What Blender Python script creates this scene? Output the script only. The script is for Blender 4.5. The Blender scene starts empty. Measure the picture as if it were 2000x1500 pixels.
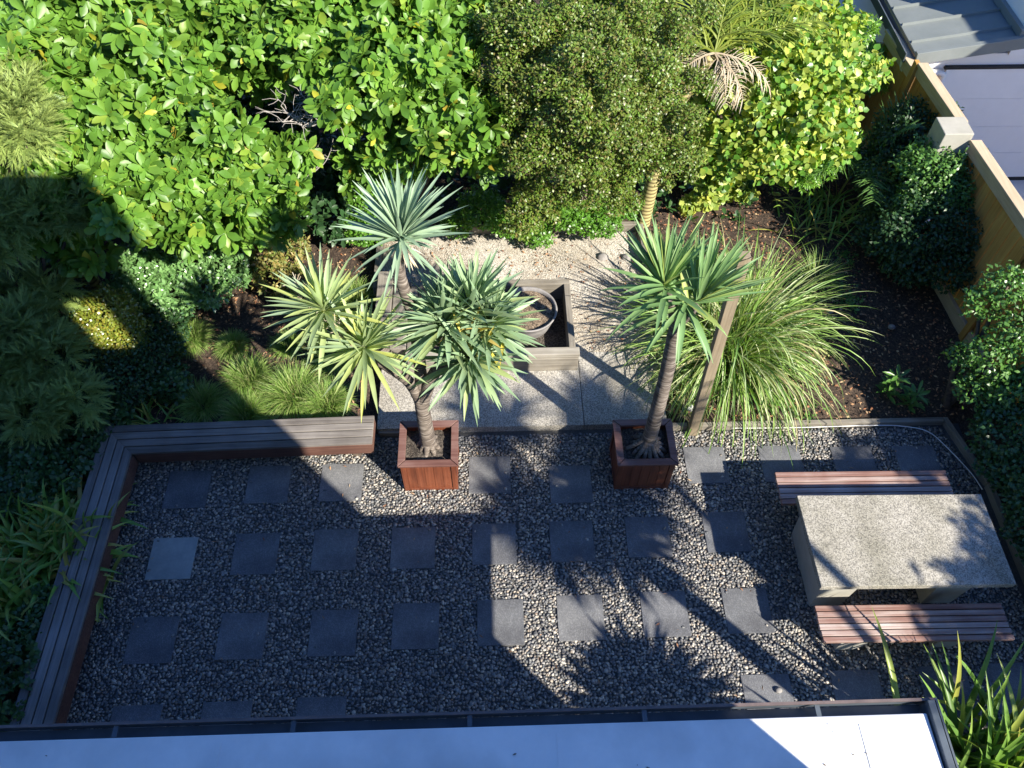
import bpy, math, random
import numpy as np
from mathutils import Vector
R = math.radians
rng = np.random.default_rng(7)
random.seed(7)
sc = bpy.context.scene

# ---------------------------------------------------------------- camera
cd = bpy.data.cameras.new('camera')
cam = bpy.data.objects.new('camera', cd)
sc.collection.objects.link(cam)
PITCH, YAW, ROLL = 0.9546, 0.0341, 0.0083
f = Vector((math.sin(YAW)*math.cos(PITCH), math.cos(YAW)*math.cos(PITCH), -math.sin(PITCH)))
r0 = Vector((math.cos(YAW), -math.sin(YAW), 0)); u0 = r0.cross(f)
r1 = r0*math.cos(ROLL)+u0*math.sin(ROLL); u1 = u0*math.cos(ROLL)-r0*math.sin(ROLL)
from mathutils import Matrix
M = Matrix((r1, u1, -f)).transposed().to_4x4()
M.translation = (0.8763, -3.4842, 7.7918)
cam.matrix_world = M
cd.sensor_fit = 'HORIZONTAL'; cd.sensor_width = 36; cd.lens = 36*1598.3/2000
cd.clip_start = 0.05; cd.clip_end = 500
sc.camera = cam
# ---------------------------------------------------------------- sky and sun
ELEV, AZ = R(37.0), math.atan2(0.713, -0.701)      # towards the sun: (+x, -y)
w = bpy.data.worlds.new('World'); sc.world = w; w.use_nodes = True
wn = w.node_tree.nodes; bg = wn['Background']
sky = wn.new('ShaderNodeTexSky'); sky.sky_type = 'NISHITA'; sky.sun_disc = False
sky.sun_elevation = ELEV; sky.sun_rotation = AZ; sky.air_density = 1.3; sky.dust_density = 0.4; sky.ozone_density = 2.5
tint = wn.new('ShaderNodeMix'); tint.data_type = 'RGBA'; tint.blend_type = 'MULTIPLY'; tint.inputs[0].default_value = 1
tint.inputs[7].default_value = (.58, .92, 1.6, 1)            # a clear blue autumn sky, away from the sun
w.node_tree.links.new(sky.outputs[0], tint.inputs[6]); w.node_tree.links.new(tint.outputs[2], bg.inputs[0]); bg.inputs[1].default_value = 0.056
sd = bpy.data.lights.new('sun', 'SUN'); sun = bpy.data.objects.new('sun', sd); sc.collection.objects.link(sun)
sd.energy = 5.0; sd.angle = R(0.53); sd.color = (1.0, 0.93, 0.81)
tosun = Vector((math.cos(ELEV)*0.713, -math.cos(ELEV)*0.701, math.sin(ELEV)))
sun.rotation_euler = tosun.to_track_quat('Z', 'Y').to_euler(); sun.location = (6, -6, 12)
sc.view_settings.view_transform = 'Standard'; sc.view_settings.look = 'None'
sc.view_settings.exposure = 1.23; sc.view_settings.gamma = 1
sc.render.resolution_x = 1024; sc.render.resolution_y = 768
sc.cycles.max_bounces = 6; sc.cycles.diffuse_bounces = 3; sc.cycles.glossy_bounces = 2; sc.cycles.transmission_bounces = 3

# ---------------------------------------------------------------- helpers
def link(o): sc.collection.objects.link(o); return o
def tag(o, label=None, cat=None, group=None, kind=None):
    if label: o['label'] = label
    if cat: o['category'] = cat
    if group: o['group'] = group
    if kind: o['kind'] = kind
    return o
def empty(name, loc, label, cat, group=None):
    o = link(bpy.data.objects.new(name, None)); o.location = loc; o.empty_display_size = .1
    return tag(o, label, cat, group)
def mkobj(name, V, F, mat, parent=None, smooth=False, bevel=0, mi=None, origin=True):
    """V (n,3) world coordinates; F list of index lists or (m,k) int array."""
    me = bpy.data.meshes.new(name)
    V = np.asarray(V, dtype=np.float32)
    if isinstance(F, np.ndarray):
        m, k = F.shape
        me.vertices.add(len(V)); me.vertices.foreach_set('co', V.ravel())
        me.loops.add(m*k); me.loops.foreach_set('vertex_index', F.astype(np.int32).ravel())
        me.polygons.add(m)
        me.polygons.foreach_set('loop_start', np.arange(0, m*k, k, dtype=np.int32))
        me.polygons.foreach_set('loop_total', np.full(m, k, dtype=np.int32))
        me.update(calc_edges=True)
    else:
        me.from_pydata([tuple(map(float, v)) for v in V], [], [list(map(int, q)) for q in F])
    for m_ in (mat if isinstance(mat, (list, tuple)) else [mat]): me.materials.append(m_)
    if mi is not None: me.polygons.foreach_set('material_index', np.asarray(mi, dtype=np.int32))
    if smooth: me.polygons.foreach_set('use_smooth', np.ones(len(me.polygons), dtype=bool))
    o = link(bpy.data.objects.new(name, me))
    if parent is not None:
        o.parent = parent
        off = np.array(parent.location if parent.parent is None else parent.parent.location, dtype=np.float32)
    elif origin:
        off = np.array(((V[:,0].min()+V[:,0].max())/2, (V[:,1].min()+V[:,1].max())/2, V[:,2].min()), dtype=np.float32)
        o.location = off
    else: off = None
    if off is not None:
        me.vertices.foreach_set('co', (V-off).ravel()); me.update()
    if bevel:
        b = o.modifiers.new('bevel', 'BEVEL'); b.width = bevel; b.segments = 2; b.limit_method = 'ANGLE'
    return o
class MB:
    def __init__(s): s.v = []; s.f = []
    def add(s, V, F):
        n = len(s.v); s.v += [tuple(p) for p in V]; s.f += [[i+n for i in q] for q in F]; return s
    def box(s, x0, x1, y0, y1, z0, z1):
        V = [(x0,y0,z0),(x1,y0,z0),(x1,y1,z0),(x0,y1,z0),(x0,y0,z1),(x1,y0,z1),(x1,y1,z1),(x0,y1,z1)]
        return s.add(V, [(0,3,2,1),(4,5,6,7),(0,1,5,4),(1,2,6,5),(2,3,7,6),(3,0,4,7)])
    def prism(s, pts, z0, z1):
        n = len(pts)
        V = [(x, y, (z0[i] if isinstance(z0, (list,tuple)) else z0)) for i,(x, y) in enumerate(pts)] + \
            [(x, y, (z1[i] if isinstance(z1, (list,tuple)) else z1)) for i,(x, y) in enumerate(pts)]
        return s.add(V, [list(range(n))[::-1], list(range(n, 2*n))] + [[i, (i+1) % n, n+(i+1) % n, n+i] for i in range(n)])
    def bar(s, a, b, wd, h):        # box along a->b, width wd horizontally, height h below the line
        a = np.array(a, float); b = np.array(b, float); d = b-a; d /= np.linalg.norm(d)
        sv = np.cross(d, (0,0,1)); sv /= np.linalg.norm(sv); up = np.cross(sv, d)
        V = []
        for p in (a, b):
            for q, r_ in ((-1,-1),(1,-1),(1,0),(-1,0)): V.append(p+sv*q*wd/2+up*r_*h)
        return s.add(V, [(0,1,2,3)[::-1],(4,5,6,7),(0,1,5,4),(1,2,6,5),(2,3,7,6),(3,0,4,7)])
    def tube(s, path, rad, n=10, cap=True):
        P = np.array(path, float); rad = np.broadcast_to(rad, len(P))
        n0 = len(s.v); t0 = None
        for i, p in enumerate(P):
            t = P[min(i+1, len(P)-1)]-P[max(i-1, 0)]; t /= np.linalg.norm(t)
            if t0 is None:
                a = np.cross(t, (0.3,1,0.1)); a /= np.linalg.norm(a)
            else:
                a = a - t*a.dot(t); a /= np.linalg.norm(a)
            t0 = t; b = np.cross(t, a)
            for k in range(n):
                th = 2*math.pi*k/n; s.v.append(tuple(p+(a*math.cos(th)+b*math.sin(th))*rad[i]))
        for i in range(len(P)-1):
            for k in range(n):
                s.f.append([n0+i*n+k, n0+i*n+(k+1) % n, n0+(i+1)*n+(k+1) % n, n0+(i+1)*n+k])
        if cap:
            s.f.append([n0+k for k in range(n)][::-1]); s.f.append([n0+(len(P)-1)*n+k for k in range(n)])
        return s
    def build(s, name, mat, parent=None, smooth=False, bevel=0):
        return mkobj(name, s.v, s.f, mat, parent, smooth, bevel)
def curve(pts, n):
    """smooth path through a few points"""
    P = np.array(pts, float); m = len(P); out = []
    for i in range(m-1):
        p0 = P[max(i-1,0)]; p1 = P[i]; p2 = P[i+1]; p3 = P[min(i+2,m-1)]
        for t in np.linspace(0, 1, n, endpoint=(i == m-2)):
            out.append(0.5*((2*p1)+(-p0+p2)*t+(2*p0-5*p1+4*p2-p3)*t*t+(-p0+3*p1-3*p2+p3)*t**3))
    return np.array(out)

# ---------------------------------------------------------------- materials
def newmat(name):
    m = bpy.data.materials.new(name); m.use_nodes = True; nt = m.node_tree
    return m, nt, nt.nodes['Principled BSDF'], nt.nodes, nt.links
def setramp(rn, stops):
    cr = rn.color_ramp
    while len(cr.elements) > 1: cr.elements.remove(cr.elements[-1])
    cr.elements[0].position = stops[0][0]; cr.elements[0].color = (*stops[0][1], 1)
    for p, c in stops[1:]:
        e = cr.elements.new(p); e.color = (*c, 1)
def leafmat(name, cols, rough=.42, trans=.3, tcol=None, spec=.5):
    m, nt, bs, N, L = newmat(name)
    g = N.new('ShaderNodeNewGeometry'); rp = N.new('ShaderNodeValToRGB')
    setramp(rp, [(i/max(1, len(cols)-1), c) for i, c in enumerate(cols)])
    L.new(g.outputs['Random Per Island'], rp.inputs[0])
    tc = N.new('ShaderNodeTexCoord'); no = N.new('ShaderNodeTexNoise'); no.inputs['Scale'].default_value = 3.0
    L.new(tc.outputs['Object'], no.inputs['Vector'])
    hs = N.new('ShaderNodeHueSaturation'); mr = N.new('ShaderNodeMapRange')
    mr.inputs[1].default_value = .3; mr.inputs[2].default_value = .7; mr.inputs[3].default_value = .8; mr.inputs[4].default_value = 1.2
    L.new(no.outputs['Fac'], mr.inputs[0]); L.new(mr.outputs[0], hs.inputs['Value']); L.new(rp.outputs[0], hs.inputs['Color'])
    L.new(hs.outputs[0], bs.inputs['Base Color'])
    bs.inputs['Roughness'].default_value = rough; bs.inputs['Specular IOR Level'].default_value = spec
    if trans > 0:
        tr = N.new('ShaderNodeBsdfTranslucent'); mx = N.new('ShaderNodeMixShader'); mx.inputs[0].default_value = trans
        mc = N.new('ShaderNodeMix'); mc.data_type = 'RGBA'; mc.blend_type = 'MULTIPLY'; mc.inputs[0].default_value = 1
        mc.inputs[7].default_value = (*(tcol or (2.2, 2.0, .8)), 1)
        L.new(hs.outputs[0], mc.inputs[6]); L.new(mc.outputs[2], tr.inputs[0])
        L.new(bs.outputs[0], mx.inputs[1]); L.new(tr.outputs[0], mx.inputs[2])
        L.new(mx.outputs[0], N['Material Output'].inputs[0])
    return m
def woodmat(name, cols, axis='X', rough=.75, island=.25, scale=1.0):
    m, nt, bs, N, L = newmat(name)
    tc = N.new('ShaderNodeTexCoord'); mp = N.new('ShaderNodeMapping')
    sc_ = {'X': (1.5, 45, 45), 'Y': (45, 1.5, 45), 'Z': (45, 45, 1.5)}[axis]
    mp.inputs['Scale'].default_value = tuple(q*scale for q in sc_)
    no = N.new('ShaderNodeTexNoise'); no.inputs['Scale'].default_value = 1; no.inputs['Detail'].default_value = 6; no.inputs['Roughness'].default_value = .65
    n2 = N.new('ShaderNodeTexNoise'); n2.inputs['Scale'].default_value = 3.2; n2.inputs['Detail'].default_value = 5
    g = N.new('ShaderNodeNewGeometry')
    L.new(tc.outputs['Object'], mp.inputs[0]); L.new(mp.outputs[0], no.inputs['Vector']); L.new(tc.outputs['Object'], n2.inputs['Vector'])
    a = N.new('ShaderNodeMath'); a.operation = 'MULTIPLY_ADD'; a.inputs[1].default_value = .55
    L.new(no.outputs['Fac'], a.inputs[0])
    b = N.new('ShaderNodeMath'); b.operation = 'MULTIPLY_ADD'; b.inputs[1].default_value = .35; b.inputs[2].default_value = -.02
    L.new(n2.outputs['Fac'], b.inputs[0]); L.new(b.outputs[0], a.inputs[2])
    c = N.new('ShaderNodeMath'); c.operation = 'MULTIPLY_ADD'; c.inputs[1].default_value = island
    L.new(g.outputs['Random Per Island'], c.inputs[0]); L.new(a.outputs[0], c.inputs[2])
    rp = N.new('ShaderNodeValToRGB'); setramp(rp, [(.25+.6*i/(len(cols)-1), q) for i, q in enumerate(cols)])
    L.new(c.outputs[0], rp.inputs[0]); L.new(rp.outputs[0], bs.inputs['Base Color'])
    bs.inputs['Roughness'].default_value = rough
    bu = N.new('ShaderNodeBump'); bu.inputs['Strength'].default_value = .35; bu.inputs['Distance'].default_value = .004
    L.new(no.outputs['Fac'], bu.inputs['Height']); L.new(bu.outputs[0], bs.inputs['Normal'])
    return m
def stonemat(name, base, var, scale=12, cell=None, rough=.85, bump=.3, stain=None, stainscale=1.6):
    """base/var colours mixed by noise; cell=(scale, [colours]) adds exposed chips"""
    m, nt, bs, N, L = newmat(name)
    tc = N.new('ShaderNodeTexCoord')
    no = N.new('ShaderNodeTexNoise'); no.inputs['Scale'].default_value = scale; no.inputs['Detail'].default_value = 8; no.inputs['Roughness'].default_value = .7
    L.new(tc.outputs['Object'], no.inputs['Vector'])
    rp = N.new('ShaderNodeValToRGB'); setramp(rp, [(.32, base), (.68, var)])
    L.new(no.outputs['Fac'], rp.inputs[0]); col = rp.outputs[0]; hgt = no.outputs['Fac']
    if cell:
        vo = N.new('ShaderNodeTexVoronoi'); vo.inputs['Scale'].default_value = cell[0]
        L.new(tc.outputs['Object'], vo.inputs['Vector'])
        sep = N.new('ShaderNodeSeparateColor'); L.new(vo.outputs['Color'], sep.inputs[0])
        r2 = N.new('ShaderNodeValToRGB'); r2.color_ramp.interpolation = 'CONSTANT'
        setramp(r2, [(i/len(cell[1]), c) for i, c in enumerate(cell[1])])
        L.new(sep.outputs[0], r2.inputs[0])
        mx = N.new('ShaderNodeMix'); mx.data_type = 'RGBA'; mx.inputs[0].default_value = cell[2] if len(cell) > 2 else .7
        L.new(col, mx.inputs[6]); L.new(r2.outputs[0], mx.inputs[7]); col = mx.outputs[2]; hgt = vo.outputs['Distance']
    if stain:
        n3 = N.new('ShaderNodeTexNoise'); n3.inputs['Scale'].default_value = stainscale; n3.inputs['Detail'].default_value = 5
        L.new(tc.outputs['Object'], n3.inputs['Vector'])
        r3 = N.new('ShaderNodeValToRGB'); setramp(r3, [(.38, (1,1,1)), (.66, stain)])
        L.new(n3.outputs['Fac'], r3.inputs[0])
        m3 = N.new('ShaderNodeMix'); m3.data_type = 'RGBA'; m3.blend_type = 'MULTIPLY'; m3.inputs[0].default_value = 1
        L.new(col, m3.inputs[6]); L.new(r3.outputs[0], m3.inputs[7]); col = m3.outputs[2]
    L.new(col, bs.inputs['Base Color']); bs.inputs['Roughness'].default_value = rough
    bu = N.new('ShaderNodeBump'); bu.inputs['Strength'].default_value = bump; bu.inputs['Distance'].default_value = .005
    L.new(hgt, bu.inputs['Height']); L.new(bu.outputs[0], bs.inputs['Normal'])
    return m
def islandmat(name, cols, rough=.7, noise=0, spec=.5):
    m, nt, bs, N, L = newmat(name)
    g = N.new('ShaderNodeNewGeometry'); rp = N.new('ShaderNodeValToRGB')
    setramp(rp, [(i/max(1, len(cols)-1), c) for i, c in enumerate(cols)])
    L.new(g.outputs['Random Per Island'], rp.inputs[0]); L.new(rp.outputs[0], bs.inputs['Base Color'])
    bs.inputs['Roughness'].default_value = rough; bs.inputs['Specular IOR Level'].default_value = spec
    return m

# ---------------------------------------------------------------- foliage builders
def norm(a): return a/np.maximum(np.linalg.norm(a, axis=-1, keepdims=True), 1e-9)
BROAD_V = np.array([(0,0,0),(.27,-.33,.05),(.27,0,0),(.27,.33,.05),(.62,-.49,.035),(.62,0,-.015),(.62,.49,.035),(.86,-.30,0),(.86,0,-.045),(.86,.30,0),(1,0,-.09)])
BROAD_F = np.array([(0,2,1,1),(0,3,2,2),(1,2,5,4),(2,3,6,5),(4,5,8,7),(5,6,9,8),(7,8,10,10),(8,9,10,10)])
ROUND_V = np.array([(0,0,0),(.12,-.42,.05),(.2,0,-.02),(.12,.42,.05),(.55,-.5,.04),(.6,0,-.04),(.55,.5,.04),(1,0,-.1)])
SMALL_V = np.array([(0,0,0),(.5,-.5,.09),(.5,.5,.09),(1,0,-.06)])
def trifan(kind):
    if kind == 'broad': return BROAD_V, [(0,2,1),(0,3,2),(1,2,4),(2,5,4),(2,3,5),(3,6,5),(4,5,7),(5,8,7),(5,6,8),(6,9,8),(7,8,10),(8,9,10)]
    if kind == 'round': return ROUND_V, [(0,2,1),(0,3,2),(1,2,4),(2,5,4),(2,3,5),(3,6,5),(4,5,7),(5,6,7)]
    return SMALL_V, [(0,2,1),(1,2,3)]
def leaves(O, X, Z, Ln, Wd, kind):
    """many leaves: O origin, X length direction, Z upward normal hint"""
    T, F = trifan(kind); F = np.array(F)
    X = norm(X); Y = norm(np.cross(Z, X)); Z = np.cross(X, Y)
    Ln = np.broadcast_to(Ln, len(O)); Wd = np.broadcast_to(Wd, len(O))
    V = O[:,None,:] + T[None,:,0,None]*(X*Ln[:,None])[:,None,:] + T[None,:,1,None]*(Y*Wd[:,None])[:,None,:] + T[None,:,2,None]*(Z*Ln[:,None])[:,None,:]
    FF = F[None] + (np.arange(len(O))*len(T))[:,None,None]
    return V.reshape(-1,3), FF.reshape(-1,3)
def blobpoints(blobs, dens, inner=.25, low=-.5, lump=.22):
    """points with outward normals near the surface of a union of lumps"""
    P = []; Nn = []
    B = np.array(blobs)
    for (x, y, z, r) in blobs:
        n = int(dens*4*math.pi*r*r)
        d = norm(rng.normal(size=(n*2, 3))); d = d[d[:,2] > low][:n]
        rad = r*(1-lump*rng.random(len(d)))
        k = rng.random(len(d)) < inner; rad[k] *= rng.uniform(.55, .9, k.sum())
        # bumpy outline
        rad *= 1+.14*np.sin(d[:,0]*7+x*9)*np.sin(d[:,1]*6+y*7)+.10*np.sin(d[:,2]*11+z*5)
        p = np.array((x, y, z))+d*rad[:,None]*np.array((1,1,.85))
        # drop points that fall deep inside another lump
        keep = np.ones(len(p), bool)
        for (x2, y2, z2, r2) in blobs:
            if (x2, y2, z2) == (x, y, z): continue
            dd = np.linalg.norm(p-np.array((x2, y2, z2)), axis=1); keep &= dd > r2*.62
        P.append(p[keep]); Nn.append(d[keep])
    P = np.concatenate(P); Nn = np.concatenate(Nn)
    ok = P[:,2] > .06
    return P[ok], Nn[ok]
def rosettes(P, A, k, Ln, Wd, spread=(45, 85), droop=.15):
    """k leaves round each twig tip P with axis A"""
    n = len(P); A = norm(A)
    ref = norm(rng.normal(size=(n,3))); U = norm(np.cross(A, ref)); W = np.cross(A, U)
    O = []; X = []; Z = []; LL = []; WW = []
    for i in range(k):
        th = 2*math.pi*(i*0.382)+rng.uniform(-.3,.3,n); sp = np.radians(rng.uniform(*spread, n)*(0.55+.45*((i+1)/k)))
        rd = U*np.cos(th)[:,None]+W*np.sin(th)[:,None]
        x = A*np.cos(sp)[:,None]+rd*np.sin(sp)[:,None]; x[:,2] -= droop
        z = A*np.sin(sp)[:,None]-rd*np.cos(sp)[:,None]; z = z+np.array((0,0,.25))
        O.append(P+rd*.006-A*.02*(i/k)); X.append(x); Z.append(z+rng.normal(size=(n,3))*.12)
        s = rng.uniform(.5, 1.12, n)*(.85+.15*rng.random(n)); LL.append(Ln*s); WW.append(Wd*s)
    return leaves(np.concatenate(O), np.concatenate(X), np.concatenate(Z), np.concatenate(LL), np.concatenate(WW), 'broad' if Ln > .09 else 'small')
def blades(O, D, Ln, Wd, droop, nseg=6, profile='strap', fold=.25, twist=0):
    """ribbon leaves bending under gravity. returns V, F(quads)"""
    n = len(O); D = norm(D); Ln = np.broadcast_to(Ln, n).astype(float); Wd = np.broadcast_to(Wd, n).astype(float); droop = np.broadcast_to(droop, n).astype(float)
    t = np.linspace(0, 1, nseg+1)
    if profile == 'strap': pr = np.clip(1-(t**3), .03, 1)*(.6+.4*np.minimum(1, t*5))
    elif profile == 'sword': pr = np.interp(t, [0,.12,.4,.7,1], [.75,.7,1,.75,.03])
    else: pr = np.clip(1-t, .05, 1)
    S = norm(np.cross(D, np.array((0,0,1.))+rng.normal(size=(n,3))*.05))
    if twist: S = norm(S+rng.normal(size=(n,3))*twist)
    P = O.copy(); d = D.copy(); rows = []
    for i in range(nseg+1):
        s = norm(S-d*np.sum(S*d, 1, keepdims=True)); up = np.cross(s, d)
        hw = (Wd*pr[i]/2)[:,None]
        rows.append(np.stack([P-s*hw+up*hw*fold*2, P, P+s*hw+up*hw*fold*2], 1))
        if i < nseg:
            P = P+d*(Ln/nseg)[:,None]
            d = d.copy(); d[:,2] -= droop/nseg*(.4+1.4*t[i]); d = norm(d)
    V = np.stack(rows, 1)            # n, nseg+1, 3, 3
    base = np.arange(n)*(nseg+1)*3
    q = []
    for i in range(nseg):
        for j in range(2): q.append((i*3+j, i*3+j+1, (i+1)*3+j+1, (i+1)*3+j))
    F = np.array(q)[None]+base[:,None,None]
    return V.reshape(-1,3), F.reshape(-1,4)
def cone_dirs(n, axis, a0, a1, power=1.0):
    axis = norm(np.array(axis, float)); ref = np.array((0,1,0.)) if abs(axis[1]) < .9 else np.array((1,0,0.))
    u = norm(np.cross(axis, ref)); v = np.cross(axis, u)
    i = np.arange(n); th = i*2.39996+rng.uniform(-.25,.25,n); q = np.radians(a0+(a1-a0)*(i/max(1,n-1))**power+rng.uniform(-5,5,n))
    return axis*np.cos(q)[:,None]+(u*np.cos(th)[:,None]+v*np.sin(th)[:,None])*np.sin(q)[:,None], i/max(1,n-1)
def join(parts):
    Vs = []; Fs = []; o = 0
    for V, F in parts: Vs.append(V); Fs.append(F+o); o += len(V)
    return np.concatenate(Vs), np.concatenate(Fs)

# ================================================================ materials used
M_soil = stonemat('soil', (.022,.014,.009), (.075,.05,.034), 14, (55, [(.02,.013,.009),(.05,.034,.024),(.11,.075,.05),(.03,.02,.014)], .55), .95, .9)
M_under = stonemat('gravel_base', (.05,.05,.05), (.10,.098,.092), 40, None, .95, .5)
M_pebble = islandmat('pebble', [(.36,.33,.29),(.18,.18,.18),(.44,.39,.32),(.50,.45,.37),(.26,.26,.25),(.07,.078,.085),(.13,.135,.14),(.20,.195,.185),(.10,.105,.115),(.27,.25,.22),(.085,.095,.108),(.17,.165,.16),(.36,.30,.235),(.12,.125,.13),(.22,.185,.15),(.15,.155,.165),(.42,.39,.35),(.09,.095,.10),(.24,.23,.22)], .62, spec=.4)
M_paver = [stonemat('paver_slate_%d' % i, a, b, 9, (130, [(.65*b[0],.65*b[1],.65*b[2]), b, a, (1.5*b[0],1.5*b[1],1.48*b[2])], .45), .8, .35, (.62,.62,.64), 3.5) for i, (a, b) in enumerate([((.115,.118,.125),(.16,.163,.17)), ((.10,.105,.112),(.145,.148,.155)), ((.13,.132,.135),(.18,.182,.185))])]
M_paver_light = stonemat('paver_weathered', (.22,.25,.25), (.34,.36,.35), 7, None, .9, .3, (.8,.82,.82))
M_palegravel = stonemat('pale_chip_gravel', (.33,.305,.26), (.50,.465,.40), 26, (95, [(.60,.565,.49),(.36,.33,.28),(.50,.465,.40),(.20,.18,.155),(.68,.645,.57),(.42,.375,.31)], .75), .9, .9, (.72,.66,.58))
M_aggregate = stonemat('exposed_aggregate', (.30,.28,.245), (.40,.375,.33), 22, (110, [(.50,.475,.42),(.30,.28,.245),(.14,.135,.13),(.42,.395,.35),(.58,.555,.50),(.22,.21,.195)], .75), .85, .6, (.78,.76,.72))
M_tabletop = stonemat('granular_concrete', (.22,.205,.17), (.38,.355,.30), 17, (100, [(.44,.41,.345),(.25,.235,.20),(.36,.335,.285),(.12,.115,.10),(.52,.49,.42)], .6), .9, .4, (.60,.60,.54), 2.3)
M_concrete = stonemat('smooth_concrete', (.34,.325,.28), (.42,.40,.35), 5, None, .85, .15, (.85,.86,.8))
M_benchgrey = woodmat('weathered_bench_boards', [(.045,.037,.032),(.11,.097,.087),(.215,.195,.178),(.37,.35,.33)], 'X', .8, .22)
M_benchgreyY = woodmat('weathered_bench_boards_side', [(.055,.048,.043),(.125,.114,.105),(.235,.22,.208),(.37,.352,.34)], 'Y', .8, .22)
M_fascia = woodmat('brown_bench_fascia', [(.045,.018,.013),(.10,.045,.032),(.18,.095,.07),(.30,.20,.155)], 'X', .7, .1)
M_redwood = woodmat('oiled_planter_wood', [(.055,.016,.009),(.14,.04,.018),(.24,.075,.035),(.34,.15,.08)], 'Z', .5, .12)
M_rim = woodmat('planter_rim_wood', [(.06,.022,.018),(.13,.06,.048),(.22,.13,.11),(.34,.25,.23)], 'X', .55, .15)
M_slat = woodmat('worn_red_bench_slats', [(.11,.04,.03),(.22,.12,.095),(.40,.32,.285),(.66,.61,.57)], 'X', .65, .22)
M_pine = woodmat('treated_pine_fence', [(.24,.11,.02),(.42,.22,.05),(.54,.32,.085),(.62,.42,.14)], 'Z', .75, .2)
M_pinecap = woodmat('pine_cap', [(.34,.25,.15),(.50,.40,.27),(.62,.53,.40)], 'Y', .75, .1)
M_sleeper = woodmat('old_sleepers', [(.07,.06,.047),(.17,.15,.12),(.30,.275,.23),(.44,.41,.36)], 'X', .85, .25)
M_sleeperY = woodmat('old_sleepers_long', [(.09,.078,.06),(.18,.16,.13),(.28,.255,.215),(.38,.35,.305)], 'Y', .85, .2)
M_post = woodmat('grey_post', [(.16,.12,.075),(.29,.235,.155),(.42,.36,.26)], 'Z', .8, .05)
M_gutter = stonemat('grey_metal_gutter', (.075,.095,.115), (.10,.12,.14), 6, None, .45, .03, (.7,.7,.7), 5)
M_gutterlip = stonemat('brown_gutter_lip', (.10,.075,.07), (.16,.12,.11), 9, None, .5, .05)
M_zinc = stonemat('grey_metal_roof', (.17,.19,.185), (.205,.225,.22), 3, None, .4, .03)
M_neighbour = stonemat('pale_render', (.82,.81,.80), (.87,.86,.85), 3, None, .8, .04)
M_darkgap = stonemat('dark_gap', (.02,.02,.022), (.03,.03,.03), 5)
M_pvc = stonemat('white_plastic', (.70,.70,.68), (.78,.78,.76), 5, None, .35, .02)
M_dirt = stonemat('potting_soil', (.018,.014,.011), (.07,.055,.045), 30, (70, [(.02,.016,.013),(.06,.05,.04),(.13,.11,.09)], .6), .95, .9)
M_potgrit = stonemat('brown_grit', (.07,.05,.035), (.15,.11,.075), 40, (70, [(.20,.15,.10),(.05,.037,.026),(.12,.088,.06),(.30,.23,.16)], .75), .95, .9)
M_bark = stonemat('pale_bark', (.16,.14,.12), (.34,.31,.27), 18, None, .9, .8, (.6,.58,.55), 4)
M_barkdk = stonemat('brown_bark', (.06,.045,.035), (.15,.115,.09), 22, None, .95, .8)
M_white = stonemat('white_membrane', (.72,.73,.73), (.82,.82,.81), 3.2, None, .45, .03, (.76,.77,.77), 1.9)

# ================================================================ structure
g = MB(); g.box(-60,60,-60,80,-.9,-.5); tag(g.build('ground', M_soil), kind='structure')
g = MB(); g.box(6.80,40,-30,40,-.52,-.490); M_drive = stonemat('driveway_concrete', (.52,.51,.49), (.60,.59,.57), 6); tag(g.build('driveway', M_drive), kind='structure')
# garden soil: one uneven sheet on the left, back and right of the patio
def soil_sheet():
    xs = np.linspace(-7.5, 6.75, 120); ys = np.linspace(-4.0, 12.5, 138)
    X, Y = np.meshgrid(xs, ys)
    Z = .035+.03*np.sin(X*2.1+Y*.7)*np.sin(Y*1.7)+.014*rng.random(X.shape)
    inside = (X > -3.32) & (X < 6.1) & (Y < 1.40)
    terr = (X > -.62) & (X < 2.86) & (Y < 4.45)
    Z = np.where(inside | terr, -.09, Z)
    V = np.stack([X, Y, Z], -1).reshape(-1,3); n = len(xs); F = []
    for j in range(len(ys)-1):
        for i in range(n-1):
            a = j*n+i; F.append((a, a+1, a+n+1, a+n))
    return mkobj('garden_soil', V, np.array(F), M_soil, smooth=True, origin=False)
tag(soil_sheet(), kind='structure')
g = MB(); g.box(-3.32,6.15,-4.0,1.385,-.3,-.004); tag(g.build('gravel_bed', M_under), kind='structure')
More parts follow.
